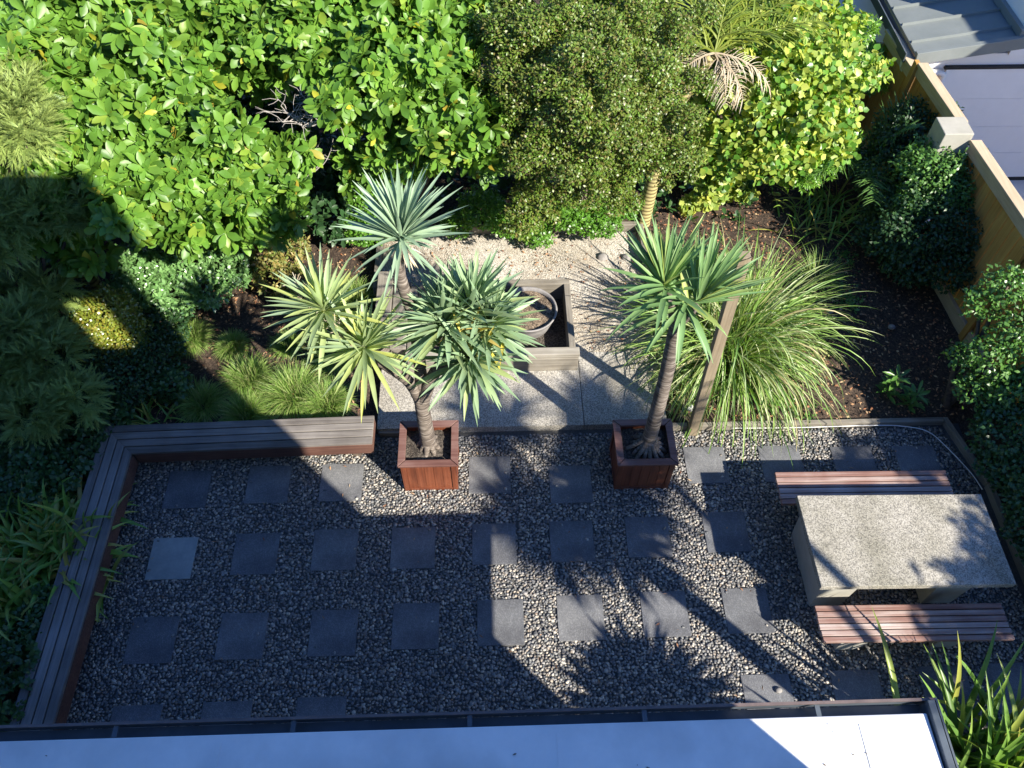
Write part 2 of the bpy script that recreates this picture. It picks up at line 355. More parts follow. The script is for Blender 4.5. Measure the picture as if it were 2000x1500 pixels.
# pebbles
pav = []   # (x, y, half, row, index)
rows = {
 'A': [(-2.43,.73),(-1.58,.77),(-.80,.776),(.79,.83),(1.656,.694),(3.15,.892),(3.98,.89),(4.78,.86),(5.48,.85)],
 'B': [(-2.43,-.052),(-1.594,-.023),(-.795,0),(0,0),(.827,.024),(1.624,.035),(2.412,.06),(3.225,.097)],
 'C': [(-2.445,-.879),(-1.594,-.863),(-.726,-.855),(.059,-.809),(.876,-.793),(1.654,-.766),(2.476,-.751),(3.285,-.738)],
 'D': [(-2.43,-1.70),(-1.62,-1.69),(-.77,-1.67),(3.325,-1.575),(4.16,-1.56),(4.99,-1.54),(5.62,-1.53)],
}
for rname, l in rows.items():
    for i, (x, y) in enumerate(l): pav.append((x, y, rname, i))
def pebbles():
    st = .0265
    xs = np.arange(-3.05, 6.03, st); ys = np.arange(-2.5, 1.34, st)
    X, Y = np.meshgrid(xs, ys); X = X.ravel()+rng.uniform(-.013,.013,X.size); Y = Y.ravel()+rng.uniform(-.012,.012,Y.size)
    ok = np.ones(len(X), bool)
    for x, y, *_ in pav: ok &= ~((abs(X-x) < .222) & (abs(Y-y) < .222))
    for x0, x1 in ((-.11,.45),(2.12,2.69)): ok &= ~((X > x0) & (X < x1) & (Y > .67) & (Y < 1.12))
    ok &= ~((X > 5.85) & (Y > 1.35-(X-5.85)*3.6))
    X = X[ok]; Y = Y[ok]
    Xs = []; Ys = []
    for x, y, *_ in pav:
        for _k in range(int(rng.integers(0, 4))): e_ = rng.uniform(-.2,.2); q_ = rng.choice([-1,1])*rng.uniform(.15,.215); Xs.append(x+(e_ if _k % 2 else q_)); Ys.append(y+(q_ if _k % 2 else e_))
    ns_ = len(Xs); X = np.concatenate([X, Xs]); Y = np.concatenate([Y, Ys]); n = len(X)
    k = 7
    T = [(0,0,1)]
    for ph, rr in ((.82,.62),(.30,.96),(-.25,.9)):
        for i in range(k): T.append((math.cos(2*math.pi*i/k+ph)*rr, math.sin(2*math.pi*i/k+ph)*rr, ph))
    T = np.array(T); F = [(0,1+i,1+(i+1) % k) for i in range(k)]
    for r_ in range(2):
        for i in range(k):
            a = 1+r_*k+i; b = 1+r_*k+(i+1) % k; F += [(a, a+k, b), (b, a+k, b+k)]
    F = np.array(F)
    big = rng.random(n) < .10
    a = rng.uniform(.0135,.0215,n); a[big] *= 1.35; b = a*rng.uniform(.55,.9,n); c = rng.uniform(.0045,.0075,n)
    th = rng.uniform(0, math.pi, n); z = rng.uniform(.002,.009,n); z[-ns_:] = .019;  tl = rng.normal(size=(n,2))*.13
    V = T[None]*(1+rng.normal(size=(n, len(T), 1))*.07)
    x = V[...,0]*a[:,None]; y = V[...,1]*b[:,None]; zz = V[...,2]*c[:,None]
    zz = zz+x*tl[:,:1]+y*tl[:,1:]
    ct, s_ = np.cos(th)[:,None], np.sin(th)[:,None]
    W = np.stack([x*ct-y*s_+X[:,None], x*s_+y*ct+Y[:,None], zz+z[:,None]], -1)
    FF = F[None]+(np.arange(n)*len(T))[:,None,None]
    return mkobj('pebble_gravel', W.reshape(-1,3), FF.reshape(-1,3), M_pebble, smooth=True, origin=False)
tag(pebbles(), 'rounded grey and tan river pebbles covering the patio between the square pavers', 'gravel', kind='stuff')

# terrace of pale chips with a concrete strip in front
g = MB(); g.box(-.45,1.848,1.385,2.40,-.3,.10); g.box(1.856,2.78,1.385,2.40,-.3,.10)
tag(g.build('concrete_path', M_aggregate), kind='structure')
xs = np.linspace(-.55,2.78,90); ys = np.linspace(2.40,4.40,60); X, Y = np.meshgrid(xs, ys)
Z = .085+.012*rng.random(X.shape)+.008*np.sin(X*5)*np.sin(Y*6)
F = np.array([(j*90+i, j*90+i+1, j*90+90+i+1, j*90+90+i) for j in range(59) for i in range(89)])
tag(mkobj('pale_gravel', np.stack([X,Y,Z],-1).reshape(-1,3), F, M_palegravel, smooth=True, origin=False), kind='structure')
n = 9000; Xc = rng.uniform(-.52,2.75,n); Yc = rng.uniform(2.42,4.38,n)
ok = ~((Xc > -.5) & (Xc < 1.82) & (Yc > 2.1) & (Yc < 3.35)); Xc = Xc[ok]; Yc = Yc[ok]; n = len(Xc)
T = np.array([(1,0,0),(-.5,.8,0),(-.6,-.8,.1),(.1,0,.8)]); s_ = rng.uniform(.006,.012,n)
th = rng.uniform(0,6.28,n); W = T[None]*s_[:,None,None]; W = np.stack([W[...,0]*np.cos(th)[:,None]-W[...,1]*np.sin(th)[:,None]+Xc[:,None], W[...,0]*np.sin(th)[:,None]+W[...,1]*np.cos(th)[:,None]+Yc[:,None], W[...,2]+.094], -1)
FF = np.array([(0,1,3),(1,2,3),(2,0,3)])[None]+(np.arange(n)*4)[:,None,None]
M_chip = islandmat('stone_chip', [(.42,.39,.33),(.58,.55,.48),(.26,.24,.20),(.48,.43,.36),(.66,.63,.57)], .9)
tag(mkobj('stone_chips', W.reshape(-1,3), FF.reshape(-1,3), M_chip, origin=False), 'loose pale stone chips round the sunken timber box', 'gravel', kind='stuff')

# ================================================================ pavers
ordn = ['first','second','third','fourth','fifth','sixth','seventh','eighth','ninth']
rowtxt = {'A': 'the row beside the planters', 'B': 'the second row back from the planters', 'C': 'the third row from the planters', 'D': 'the row beside the gutter'}
for x, y, rn_, i in pav:
    s_ = .225; a = rng.uniform(-.006,.006); b = MB()
    c_, q_ = math.cos(a), math.sin(a)
    b.prism([(x+c_*u*s_-q_*v*s_, y+q_*u*s_+c_*v*s_) for u, v in ((-1,-1),(1,-1),(1,1),(-1,1))], -.03, .016+rng.uniform(-.002,.003))
    light = (rn_ == 'B' and i == 0)
    o = b.build('stone_paver', M_paver_light if light else M_paver[int(rng.integers(3))], bevel=.004)
    lab = 'pale grey weathered paver, the only light one, on the shaded left side' if light else f'dark square paver, {ordn[i]} from the left in {rowtxt[rn_]}'
    tag(o, lab, 'paver', 'square pavers set in the pebbles')

# ================================================================ corner bench
cb = empty('corner_bench', (-3.1, 1.1, 0), 'weathered L shaped timber bench along the left and back edges of the pebble patio', 'bench')
def lerp(a, b, t): return (a[0]+(b[0]-a[0])*t, a[1]+(b[1]-a[1])*t)
inn, out = (-2.93,.95), (-3.31,1.31)            # mitre line, inner to outer
eR_i, eR_o = (-.44,1.02), (-.44,1.375)
eL_i, eL_o = (-2.955,-2.35), (-3.345,-2.35)
m = MB(); ms = MB()
for k in range(4):
    t0, t1 = k/4+.017, (k+1)/4-.017
    m.prism([lerp(inn,out,t0), lerp(eR_i,eR_o,t0), lerp(eR_i,eR_o,t1), lerp(inn,out,t1)], .365, .400)
    ms.prism([lerp(inn,out,t0), lerp(inn,out,t1), lerp(eL_i,eL_o,t1), lerp(eL_i,eL_o,t0)], .365, .400)
m.build('seat_boards', M_benchgrey, cb, bevel=.004)
ms.build('seat_boards', M_benchgreyY, cb, bevel=.004)
m = MB()
m.prism([(inn[0]+.01,inn[1]+.012), (inn[0]+.04,inn[1]+.03), (eR_i[0]-.03,eR_i[1]+.03), (eR_i[0]-.004,eR_i[1]+.004)], .19, .362)
m.prism([(eR_i[0]-.004,eR_i[1]+.006), (eR_o[0]-.004,eR_o[1]-.004), (eR_o[0]-.03,eR_o[1]-.004), (eR_i[0]-.03,eR_i[1]+.032)], .19, .361)
m.build('fascia', M_fascia, cb, bevel=.003)
m = MB(); m.prism([(eL_i[0]-.004,eL_i[1]), (inn[0]-.002,inn[1]+.01), (inn[0]-.03,inn[1]), (eL_i[0]-.03,eL_i[1])], .19, .360)
m.build('fascia', M_fascia, cb, bevel=.003)
for x in (-2.6,-1.6,-.7): m = MB(); m.box(x,x+.09,1.10,1.30,-.05,.364); m.build('leg', M_barkdk, cb)
for y in (-2.0,-1.0,0,.8): m = MB(); m.box(-3.28,-3.08,y,y+.09,-.05,.364); m.build('leg', M_barkdk, cb)

# ================================================================ planters
def planter(x0, x1, y0, y1, h, label):
    cx, cy = (x0+x1)/2, (y0+y1)/2
    t = empty('planter_box', (cx, cy, 0), label, 'planter', 'square wooden planters at the patio edge')
    p = .055
    for (a, b) in ((x0,y0),(x1-p,y0),(x0,y1-p),(x1-p,y1-p)):
        m = MB(); m.box(a,a+p,b,b+p,0,h-.03); m.build('corner_post', M_redwood, t, bevel=.004)
    for side in range(4):
        m = MB(); n = 5
        for k in range(n):
            if side < 2:
                w_ = (x1-x0-2*p)/n; a = x0+p+k*w_; yy = y0+.012 if side == 0 else y1-.034
                m.box(a+.0012,a+w_-.0012,yy,yy+.022,.045,h-.032)
            else:
                w_ = (y1-y0-2*p)/n; a = y0+p+k*w_; xx = x0+.012 if side == 2 else x1-.034
                m.box(xx,xx+.022,a+.0012,a+w_-.0012,.045,h-.032)
        if side < 2:
            yy = y0+.002 if side == 0 else y1-.04
            m.box(x0+p+.001,x1-p-.001,yy,yy+.036,.002,.044)
        else:
            xx = x0+.002 if side == 2 else x1-.04
            m.box(xx,xx+.036,y0+p+.001,y1-p-.001,.002,.044)
        m.build('side_panel', M_redwood, t, bevel=.002)
    o = .022; w_ = .075; A = [(x0-o,y0-o),(x1+o,y0-o),(x1+o,y1+o),(x0-o,y1+o)]; B = [(x0-o+w_,y0-o+w_),(x1+o-w_,y0-o+w_),(x1+o-w_,y1+o-w_),(x0-o+w_,y1+o-w_)]
    m = MB()
    for k in range(4):
        a, b = A[k], A[(k+1) % 4]; c, d = B[(k+1) % 4], B[k]
        e = .004; 
        def sh(p_, q_): 
            L_ = math.dist(p_, q_); return (p_[0]+(q_[0]-p_[0])*e/L_, p_[1]+(q_[1]-p_[1])*e/L_)
        m.prism([sh(a,b), sh(b,a), sh(c,d), sh(d,c)], h-.028, h)
    m.build('rim', M_rim, t, bevel=.004)
    xs = np.linspace(x0+.036, x1-.036, 14); ys = np.linspace(y0+.036, y1-.036, 14); X, Y = np.meshgrid(xs, ys)
    Z = h-.12+.03*rng.random(X.shape)+.03*np.exp(-((X-cx)**2+(Y-cy)**2)*30)
    F = np.array([(j*14+i, j*14+i+1, j*14+15+i, j*14+14+i) for j in range(13) for i in range(13)])
    mkobj('soil', np.stack([X,Y,Z],-1).reshape(-1,3), F, M_dirt, t)
    return t
planter(-.115,.455,.66,1.165,.56,'reddish square timber planter beside the end of the corner bench, holding the many headed tree')
planter(2.115,2.695,.62,1.13,.56,'reddish square timber planter by the tall post, holding the slanting single trunk tree')

# ================================================================ table and benches
t = empty('concrete_table', (4.65,-.35,0), 'large speckled concrete garden table on the right of the patio between two slatted benches', 'table')
m = MB(); m.prism([(3.765,-.80),(5.535,-.82),(5.54,.09),(3.755,.12)], .675, .75); m.build('table_top', M_tabletop, t, bevel=.006)
for x in (3.90, 5.0):
    m = MB(); V = [(x,-.71,0),(x+.30,-.71,0),(x+.30,.06,0),(x,.06,0),(x-.05,-.74,.674),(x+.30,-.74,.674),(x+.30,.08,.674),(x-.05,.08,.674)]
    m.add(V, [(0,3,2,1),(4,5,6,7),(0,1,5,4),(1,2,6,5),(2,3,7,6),(3,0,4,7)]); m.build('leg', M_concrete, t, bevel=.005)
def slat_bench(x0, x1, y0, y1, h, legs, label, skew=0):
    t = empty('slatted_bench', ((x0+x1)/2,(y0+y1)/2,0), label, 'bench', 'slatted benches at the concrete table')
    m = MB(); n = 6; w_ = (y1-y0)/n
    for k in range(n):
        a = y0+k*w_+.004; b = y0+(k+1)*w_-.006; j = rng.uniform(-.004,.004)
        m.prism([(x0+j,a),(x1+j,a+skew),(x1+j,b+skew),(x0+j,b)], h-.04, h)
    m.build('seat_slats', M_slat, t, bevel=.004)
    for x in legs:
        m = MB(); m.add([(x+.04,y0+.06,0),(x+.24,y0+.06,0),(x+.24,y1-.05,0),(x+.04,y1-.05,0),(x,y0+.03,h-.042),(x+.28,y0+.03,h-.042),(x+.28,y1-.03,h-.042),(x,y1-.03,h-.042)],
              [(0,3,2,1),(4,5,6,7),(0,1,5,4),(1,2,6,5),(2,3,7,6),(3,0,4,7)])
        m.build('leg', M_concrete, t, bevel=.004)
slat_bench(3.79,5.53,-1.20,-.85,.43,(4.0,4.92),'slatted reddish bench in front of the concrete table, nearest the house roof',-.02)
slat_bench(3.72,5.48,.19,.56,.43,(4.0,4.92),'slatted reddish bench behind the concrete table, partly hidden by the table top',-.02)

# ================================================================ post, edging timbers, small fittings
m = MB(); m.prism([(3.01,1.27),(3.115,1.27),(3.115,1.355),(3.01,1.355)], 0, 2.85); m.v = [(x-.09*z/2.85, y-.02*z/2.85, z) for x, y, z in m.v]; tag(m.build('timber_post', M_post, bevel=.006), 'tall bare square timber post rising from the gravel edge beside the arching grass', 'post')
def edging(name, boxes, mat, label, grp='low timber edging boards'):
    m = MB()
    for b in boxes: m.prism(*b) if len(b) == 3 else m.box(*b)
    tag(m.build(name, mat, bevel=.005), label, 'edging', grp)
edging('edging_board', [(3.14,5.90,1.345,1.40,-.05,.085)], M_sleeper, 'timber edging board between the pebbles and the soil right of the post')
edging('edging_board', [(2.80,3.005,1.345,1.40,-.05,.085)], M_sleeper, 'short timber edging board between the right planter and the post')
edging('edging_board', [(-.43,-.13,1.345,1.383,-.05,.07)], M_sleeper, 'short timber edging board between the corner bench and the left planter')
edging('edging_board', [([(5.90,1.40),(5.95,1.40),(6.16,.56),(6.10,.56)], -.05, .085), ([(6.10,.555),(6.16,.555),(6.16,-2.4),(6.10,-2.4)], -.05, .085)], M_sleeperY, 'timber edging board along the right side of the pebbles below the hedge')
edging('edging_board', [(-.55,2.80,4.405,4.47,-.05,.22)], M_sleeper, 'long timber edging board along the back of the pale gravel terrace')
edging('edging_board', [(2.785,2.85,3.62,4.40,-.05,.24)], M_sleeperY, 'timber edging board on the far right corner of the pale gravel terrace')
edging('edging_board', [(2.79,2.84,2.0,3.55,-.05,.16)], M_sleeperY, 'split timber edging board under the arching grass beside the terrace')
edging('edging_board', [(-.62,-.556,3.36,4.40,-.05,.24)], M_sleeperY, 'timber edging board at the back left of the pale gravel terrace')
# thin white hose along the edge
pth = curve([(3.5,1.335,.045),(4.2,1.325,.045),(5.1,1.33,.05),(5.45,1.31,.045),(5.70,1.23,.045),(5.86,.98,.045),(5.99,.70,.045),(6.04,.50,.045)], 8)
m = MB(); m.tube(pth, .0055, 6); tag(m.build('garden_hose', M_pvc, smooth=True), 'thin white irrigation pipe along the edge of the pebbles behind the far bench', 'pipe')
gl = empty('garden_spotlight', (3.05,1.57,.05), 'small white garden spotlight hidden in the grass behind the post', 'lamp')
m = MB(); m.tube([(3.05,1.57,.03),(3.05,1.57,.14)], .008, 8); m.build('stake', M_barkdk, gl)
m = MB(); m.tube([(3.05,1.60,.15),(3.05,1.58,.155),(3.05,1.55,.16),(3.05,1.515,.165)], [.012,.028,.036,.038], 14); m.build('lamp_head', M_pvc, gl, smooth=True)

# ================================================================ sleeper box with pot
t = empty('timber_box', (.65,2.72,.09), 'sunken box of old timber sleepers holding the round bowl on the pale gravel terrace', 'box')
m = MB(); m.box(-.13,1.80,3.24,3.315,.02,.385); m.build('box_side', M_sleeper, t, bevel=.008)
m = MB(); m.box(-.13,1.83,2.14,2.26,.02,.33); m.box(-.15,1.84,2.15,2.262,.332,.39); m.build('box_side', M_sleeper, t, bevel=.008)
m = MB(); m.box(1.725,1.80,2.268,3.236,.02,.385); m.build('box_side', M_sleeperY, t, bevel=.008)
m = MB(); m.box(-.14,-.05,2.268,3.236,.02,.35); m.build('box_side', M_sleeperY, t, bevel=.008)
m = MB(); m.box(-.05,1.725,2.26,3.24,.0,.105); m.build('box_floor', M_dirt, t)
for k in range(2):
    m = MB(); m.box(-.54+k*.20,-.54+k*.20+.19,2.3,3.5-.12*k,.05,.38-.02*k); tag(m.build('sleeper', M_sleeperY, bevel=.01), ['broad grey timber sleeper left of the sunken box, the outer one','broad grey timber sleeper lying left of the sunken box, the inner one'][k], 'sleeper', 'timber sleepers beside the box')
pt = empty('round_bowl', (1.26,2.79,.1), 'round terracotta bowl filled with brown grit inside the timber box', 'bowl')
m = MB(); c0 = (1.27,2.80)
prof = [(.20,.11),(.27,.20),(.315,.34),(.335,.42),(.35,.435),(.346,.447),(.326,.442),(.318,.40)]
m.add([(c0[0]+r_*math.cos(6.28319*k_/48), c0[1]+r_*math.sin(6.28319*k_/48), z) for r_, z in prof for k_ in range(48)], [(i_*48+k_, i_*48+(k_+1) % 48, (i_+1)*48+(k_+1) % 48, (i_+1)*48+k_) for i_ in range(len(prof)-1) for k_ in range(48)])
M_bowl = stonemat('bowl_clay', (.17,.16,.155), (.32,.30,.285), 8, None, .7, .1)
m.build('bowl_shell', M_bowl, pt, smooth=True)
m = MB(); nn = 40; V = [(c0[0]-.03,c0[1],.412)]+[(c0[0]+.321*math.cos(2*math.pi*i/nn), c0[1]+.321*math.sin(2*math.pi*i/nn), .39+.012*math.sin(i*.9)) for i in range(nn)]
m.add(V, [(0,1+i,1+(i+1) % nn) for i in range(nn)]); m.build('grit', M_potgrit, pt)
M_rock = stonemat('grey_rock', (.16,.15,.14), (.32,.30,.28), 9, None, .9, .5)
def rock(x, y, z, s, label, mat=M_rock):
    bm_ = MB(); k = 9; rr = np.random.default_rng(int(abs(x*100+y*10)))
    P = [(x,y,z+s*.7)]; 
    for ph, r_ in ((.5,.6),(.1,1),(-.3,.85)):
        for i in range(k): q = s*r_*rr.uniform(.85,1.12); P.append((x+q*math.cos(6.283*i/k), y+q*.8*math.sin(6.283*i/k), z+s*ph))
    F = [(0,1+i,1+(i+1) % k) for i in range(k)]+[(1+r_*k+i,1+(r_+1)*k+i,1+(r_+1)*k+(i+1) % k,1+r_*k+(i+1) % k) for r_ in range(2) for i in range(k)]
    bm_.add(P, F); tag(bm_.build('rock', mat, smooth=True), label, 'rock', 'stones lying in the garden')
rock(2.29,3.94,.10,.085,'rounded grey stone on the pale gravel, left of the two at the back right corner')
rock(2.60,3.93,.10,.075,'rounded grey stone on the pale gravel, right of the two at the back right corner')
rock(5.02,2.99,.06,.05,'small pale stone on the bare soil right of the arching grass')
rock(5.18,2.72,.06,.045,'small pale stone on the bare soil, nearer the patio')
rock(5.72,2.73,.06,.05,'small pale stone on the bare soil by the foot of the fence')
rock(3.42,-1.50,.03,.035,'round tan stone sitting on a dark paver near the gutter')

# ================================================================ right hand pine fence
fx = lambda y: 6.62-.088*(y-2.0)
fn = empty('pine_fence', (6.5,4,0), 'yellow brown capped pine board fence along the right side of the garden', 'fence')
def fpanel(ya, yb, top):
    m = MB(); y = ya
    while y < yb-.01:
        y2 = min(y+.145, yb); x_ = fx(y); x2 = fx(y2)
        m.prism([(x_,y+.004),(x_+.02,y+.004),(x2+.02,y2-.004),(x2,y2-.004)], -.1, top); y = y2
    m.build('panel', M_pine, fn, bevel=.002)
    c = MB(); c.prism([(fx(ya)-.055,ya),(fx(ya)+.075,ya),(fx(yb)+.075,yb),(fx(yb)-.055,yb)], top+.002, top+.045)
    c.prism([(fx(ya)-.03,ya),(fx(ya)-.004,ya),(fx(yb)-.004,yb),(fx(yb)-.03,yb)], top-.13, top-.001); c.build('cap_rail', M_pinecap, fn, bevel=.004)
fpanel(-3.4,1.3,1.72); fpanel(1.3,4.09,1.72); fpanel(4.43,5.60,1.72); fpanel(5.66,6.55,1.60)
for y, h in ((-1.2,1.7),(1.3,1.7),(5.63,1.76),(2.55,1.7)):
    m = MB(); m.box(fx(y)-.07,fx(y)-.012 if y > 5 else fx(y)-.032,y-.045,y+.045,-.1,h-.14 if y < 5 else h); m.build('fence_post', M_pine, fn, bevel=.004)
m = MB(); m.prism([(fx(1.3)-.05,1.3),(fx(1.3)-.002,1.3),(fx(6.5)-.002,6.5),(fx(6.5)-.05,6.5)], -.1, .22); m.build('base_board', M_pinecap, fn, bevel=.004)
m = MB(); m.box(6.06,6.40,4.10,4.42,-.1,1.84); tag(m.build('boxed_pillar', M_concrete, bevel=.01), 'square pale grey pillar with a flat top interrupting the pine fence', 'pillar')
# brown fence far left
lf = empty('brown_fence', (-5.1,3,0), 'dark brown board fence half hidden behind feathery foliage at far left', 'fence')
m = MB(); y = -2.0
while y < 8: m.box(-5.16,-5.135,y,y+.147,-.1,1.7); y += .15
M_brownf = woodmat('brown_fence_boards', [(.05,.03,.018),(.10,.06,.036),(.15,.10,.06)], 'Z', .85, .2)
m.build('panel', M_brownf, lf); m = MB(); m.box(-5.13,-5.08,-2,8,.5,.59); m.box(-5.13,-5.08,-2,8,1.4,1.49); m.build('rail', M_brownf, lf)
# lattice
m = MB()
for k in range(14): m.box(5.45+k*.06,5.48+k*.06,6.60,6.612,.0,1.35)
for k in range(22): m.box(5.44,6.30,6.586,6.598,.02+k*.06,.05+k*.06)
m.box(5.40,6.32,6.57,6.63,1.352,1.40)
tag(m.build('lattice_screen', M_pinecap), 'small square lattice screen at the far end of the pine fence', 'screen')

# ================================================================ neighbouring house (upper right)
nh = empty('neighbouring_house', (9,8,-.5), 'pale neighbouring house with a grey standing seam lean-to roof beyond the pine fence', 'house')
m = MB(); m.box(6.58,14,6.0,6.2,-.5,1.62); m.box(6.58,6.78,6.2,14,-.5,1.62); m.build('wall', M_neighbour, nh)
m = MB(); m.box(6.86,14,5.955,5.998,1.42,1.46); m.build('door_head', M_darkgap, nh)
m = MB()
for k in range(4): m.box(6.90,14,5.968,5.996,-.42+k*.46,-.42+k*.46+.457)
m.build('garage_door', M_neighbour, nh)
m = MB(); m.box(6.88,14,5.97,5.996,-.5,-.425); m.build('door_seal', M_darkgap, nh)
zr = lambda x: 1.70+(x-6.30)*.16
m = MB(); V = [(6.34,5.90,zr(6.34)),(7.62,5.90,zr(7.62)),(7.62,14,zr(7.62)),(6.34,14,zr(6.34))]
m.add(V+[(a,b,c-.03) for a,b,c in V], [(0,1,2,3),(7,6,5,4),(0,4,5,1),(1,5,6,2),(2,6,7,3),(3,7,4,0)]); m.build('roof', M_zinc, nh)
rf = nh.children[-1] if False else [o for o in bpy.data.objects if o.name.startswith('roof') and o.parent == nh][0]
for k in range(9):
    m = MB(); y = 6.12+k*.40; m.add([(6.35,y-.012,zr(6.35)),(6.35,y+.012,zr(6.35)),(6.35,y+.006,zr(6.35)+.035),(6.35,y-.006,zr(6.35)+.035),(7.60,y-.012,zr(7.60)),(7.60,y+.012,zr(7.60)),(7.60,y+.006,zr(7.60)+.035),(7.60,y-.006,zr(7.60)+.035)],
        [(0,3,2,1),(4,5,6,7),(0,1,5,4),(1,2,6,5),(2,3,7,6),(3,0,4,7)]); m.build('seam', M_zinc, rf)
m = MB(); m.bar((6.33,5.86,zr(6.33)+.035),(7.66,5.86,zr(7.66)+.035),.07,.16); m.build('verge_flashing', M_zinc, nh, bevel=.004)
m = MB(); m.box(6.20,6.215,5.86,14,1.60,1.72); m.box(6.215,6.33,5.86,14,1.60,1.612); m.box(6.32,6.332,5.86,14,1.61,1.66); m.build('gutter', M_gutter, nh)
m = MB(); m.box(7.56,7.62,5.88,14,zr(7.6)+.004,zr(7.6)+.10); m.build('apron_flashing', M_zinc, nh)
m = MB(); m.box(7.625,14,5.98,6.18,1.60,4.8); m.box(7.625,7.82,6.18,14,1.60,4.8); m.build('upper_wall', M_neighbour, nh)
m = MB(); m.tube(curve([(6.27,5.98,1.60),(6.28,5.95,1.48),(6.36,5.93,1.42),(6.70,5.93,1.40),(6.83,5.93,1.38),(6.86,5.93,1.25),(6.86,5.93,.4),(6.86,5.93,-.5)],5), .04, 12); m.build('downpipe', M_pvc, nh, smooth=True)

# ================================================================ own house (roof at the bottom of the picture and the wall above it)
h = empty('house', (-4,-6,0), 'house with flat white membrane roof and grey gutter at the bottom of the view', 'house')
zt = 2.90
m = MB(); m.prism([(-13,-3.62),(3.31,-3.62),(3.31,-2.378),(-13,-2.420)], [2.7]*4, [zt+.02,zt+.02,zt-.015,zt-.015]); m.build('flat_roof', M_white, h, bevel=.008)
m = MB()
zroof = lambda y: zt-.0138+.0285*(-2.40-y)
for x in (-2.62,-.72,1.18,2.9): m = MB(); m.prism([(x,-3.60),(x+.02,-3.60),(x+.02,-2.43),(x,-2.43)], [zt-.05]*4, [zroof(-3.6)+.003,zroof(-3.6)+.003,zroof(-2.43)+.003,zroof(-2.43)+.003]); m.build('roof_lap', M_white, h)
m = MB()
for i in range(46):
    x, y, s_ = rng.uniform(-3,3.2), rng.uniform(-3.0,-2.42), rng.uniform(.003,.011); z_ = zt-.0145+.0285*(-2.40-y)+.001
    a_ = rng.uniform(0,6.28); m.prism([(x+s_*k_*math.cos(a_+q_),y+s_*k_*.6*math.sin(a_+q_)) for q_, k_ in ((0,1.6),(1.7,.6),(3.1,1.1),(4.6,.5))], z_, z_+.004)
tag(m.build('leaf_debris', M_barkdk), 'tiny dark leaf scraps scattered on the white membrane roof', 'debris', kind='stuff')
m = MB()
m.prism([(-13,-2.34),(3.385,-2.305),(3.385,-2.30),(-13,-2.335)], zt-.11, zt-.018); 
m.prism([(-13,-2.418),(3.37,-2.376),(3.37,-2.308),(-13,-2.342)], zt-.115, zt-.111)
gut = m.build('gutter', M_gutter, h)
m = MB(); m.prism([(-13,-2.348),(3.385,-2.313),(3.385,-2.297),(-13,-2.332)], zt-.017, zt-.004); m.build('gutter_lip', M_gutterlip, gut)
for k in range(12):
    x = 3.0-.31-k*1.0; yy = -2.313-(3.385-x)*.00214
    m = MB(); m.box(x-.014,x+.014,yy-.066,yy-.002,zt-.03,zt-.019); m.build('gutter_bracket', M_gutter, gut)
m = MB(); m.box(3.318,3.360,-3.62,-2.315,2.72,zt+.02); m.build('barge_flashing', M_gutter, h, bevel=.004)
m = MB(); m.box(3.376,3.388,-3.62,-2.30,2.74,zt-.002); m.build('barge_flashing', M_gutter, h)
M_render = stonemat('house_render', (.55,.54,.52), (.62,.61,.59), 4, None, .85, .05)
m = MB(); m.box(-13,3.2,-3.60,-3.45,-.1,2.69); m.build('lower_wall', M_render, h)
# upper facade with an opening added to let a patch of sun onto the bushes
m = MB(); y0, y1 = -3.92, -3.62
m.box(-13,2.42,y0,y1,2.7,9.5); m.box(3.12,3.55,y0,y1,-.1,9.5); m.box(2.42,3.12,y0,y1,2.7,6.90); m.box(2.42,3.12,y0,y1,7.95,9.5); m.build('upper_wall', M_render, h)
# unseen block added across the side boundary to shade the neighbouring house front
ob = empty('shade_block', (12,2,0), 'plain pale block added outside the view to shade the neighbouring house', 'building')
m = MB(); m.box(10.2,13,.3,3.9,-.5,4.9); m.build('wall', M_render, ob); m = MB(); m.box(10.1,13.1,.2,4.0,4.902,5.0); m.build('roof', M_zinc, ob)
# ================================================================ planting
L_mag = leafmat('magnolia_leaf', [(.062,.15,.02),(.098,.215,.026),(.12,.245,.032),(.076,.175,.022),(.155,.285,.038),(.10,.22,.028),(.22,.31,.038)], .42, .22, spec=.4)
L_magy = leafmat('yellowed_leaf', [(.42,.42,.03),(.36,.36,.03),(.38,.28,.04),(.48,.46,.04)], .5, .3)
L_fine = leafmat('fine_olive_leaf', [(.075,.15,.016),(.11,.19,.02),(.145,.175,.03),(.065,.14,.014),(.16,.125,.04),(.10,.20,.02),(.20,.21,.06)], .4, .18, (1.8,1.6,.6), .45)
L_green = leafmat('fresh_green_leaf', [(.06,.16,.018),(.09,.22,.025),(.13,.28,.035),(.08,.19,.02)], .35, .25)
L_vine = leafmat('vine_leaf', [(.16,.28,.05),(.33,.41,.07),(.21,.33,.05),(.50,.52,.10),(.12,.24,.04),(.40,.46,.09),(.17,.28,.04)], .45, .3)
L_lime = leafmat('lime_leaf', [(.10,.24,.03),(.15,.31,.04),(.20,.36,.05)], .35, .3)
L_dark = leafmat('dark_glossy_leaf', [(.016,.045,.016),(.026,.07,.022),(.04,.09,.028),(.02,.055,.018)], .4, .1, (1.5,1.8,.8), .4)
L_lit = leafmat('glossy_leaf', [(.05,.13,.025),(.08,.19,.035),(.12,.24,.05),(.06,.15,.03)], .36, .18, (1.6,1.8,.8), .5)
L_gloss = leafmat('silvery_glossy_leaf', [(.08,.18,.05),(.13,.26,.08),(.18,.32,.11),(.10,.21,.06)], .25, .15, (1.6,1.8,.8), .9)
L_rust = leafmat('rusty_leaf', [(.12,.18,.03),(.20,.20,.05),(.28,.19,.06),(.10,.18,.03),(.34,.28,.10),(.13,.20,.035)], .5, .2)
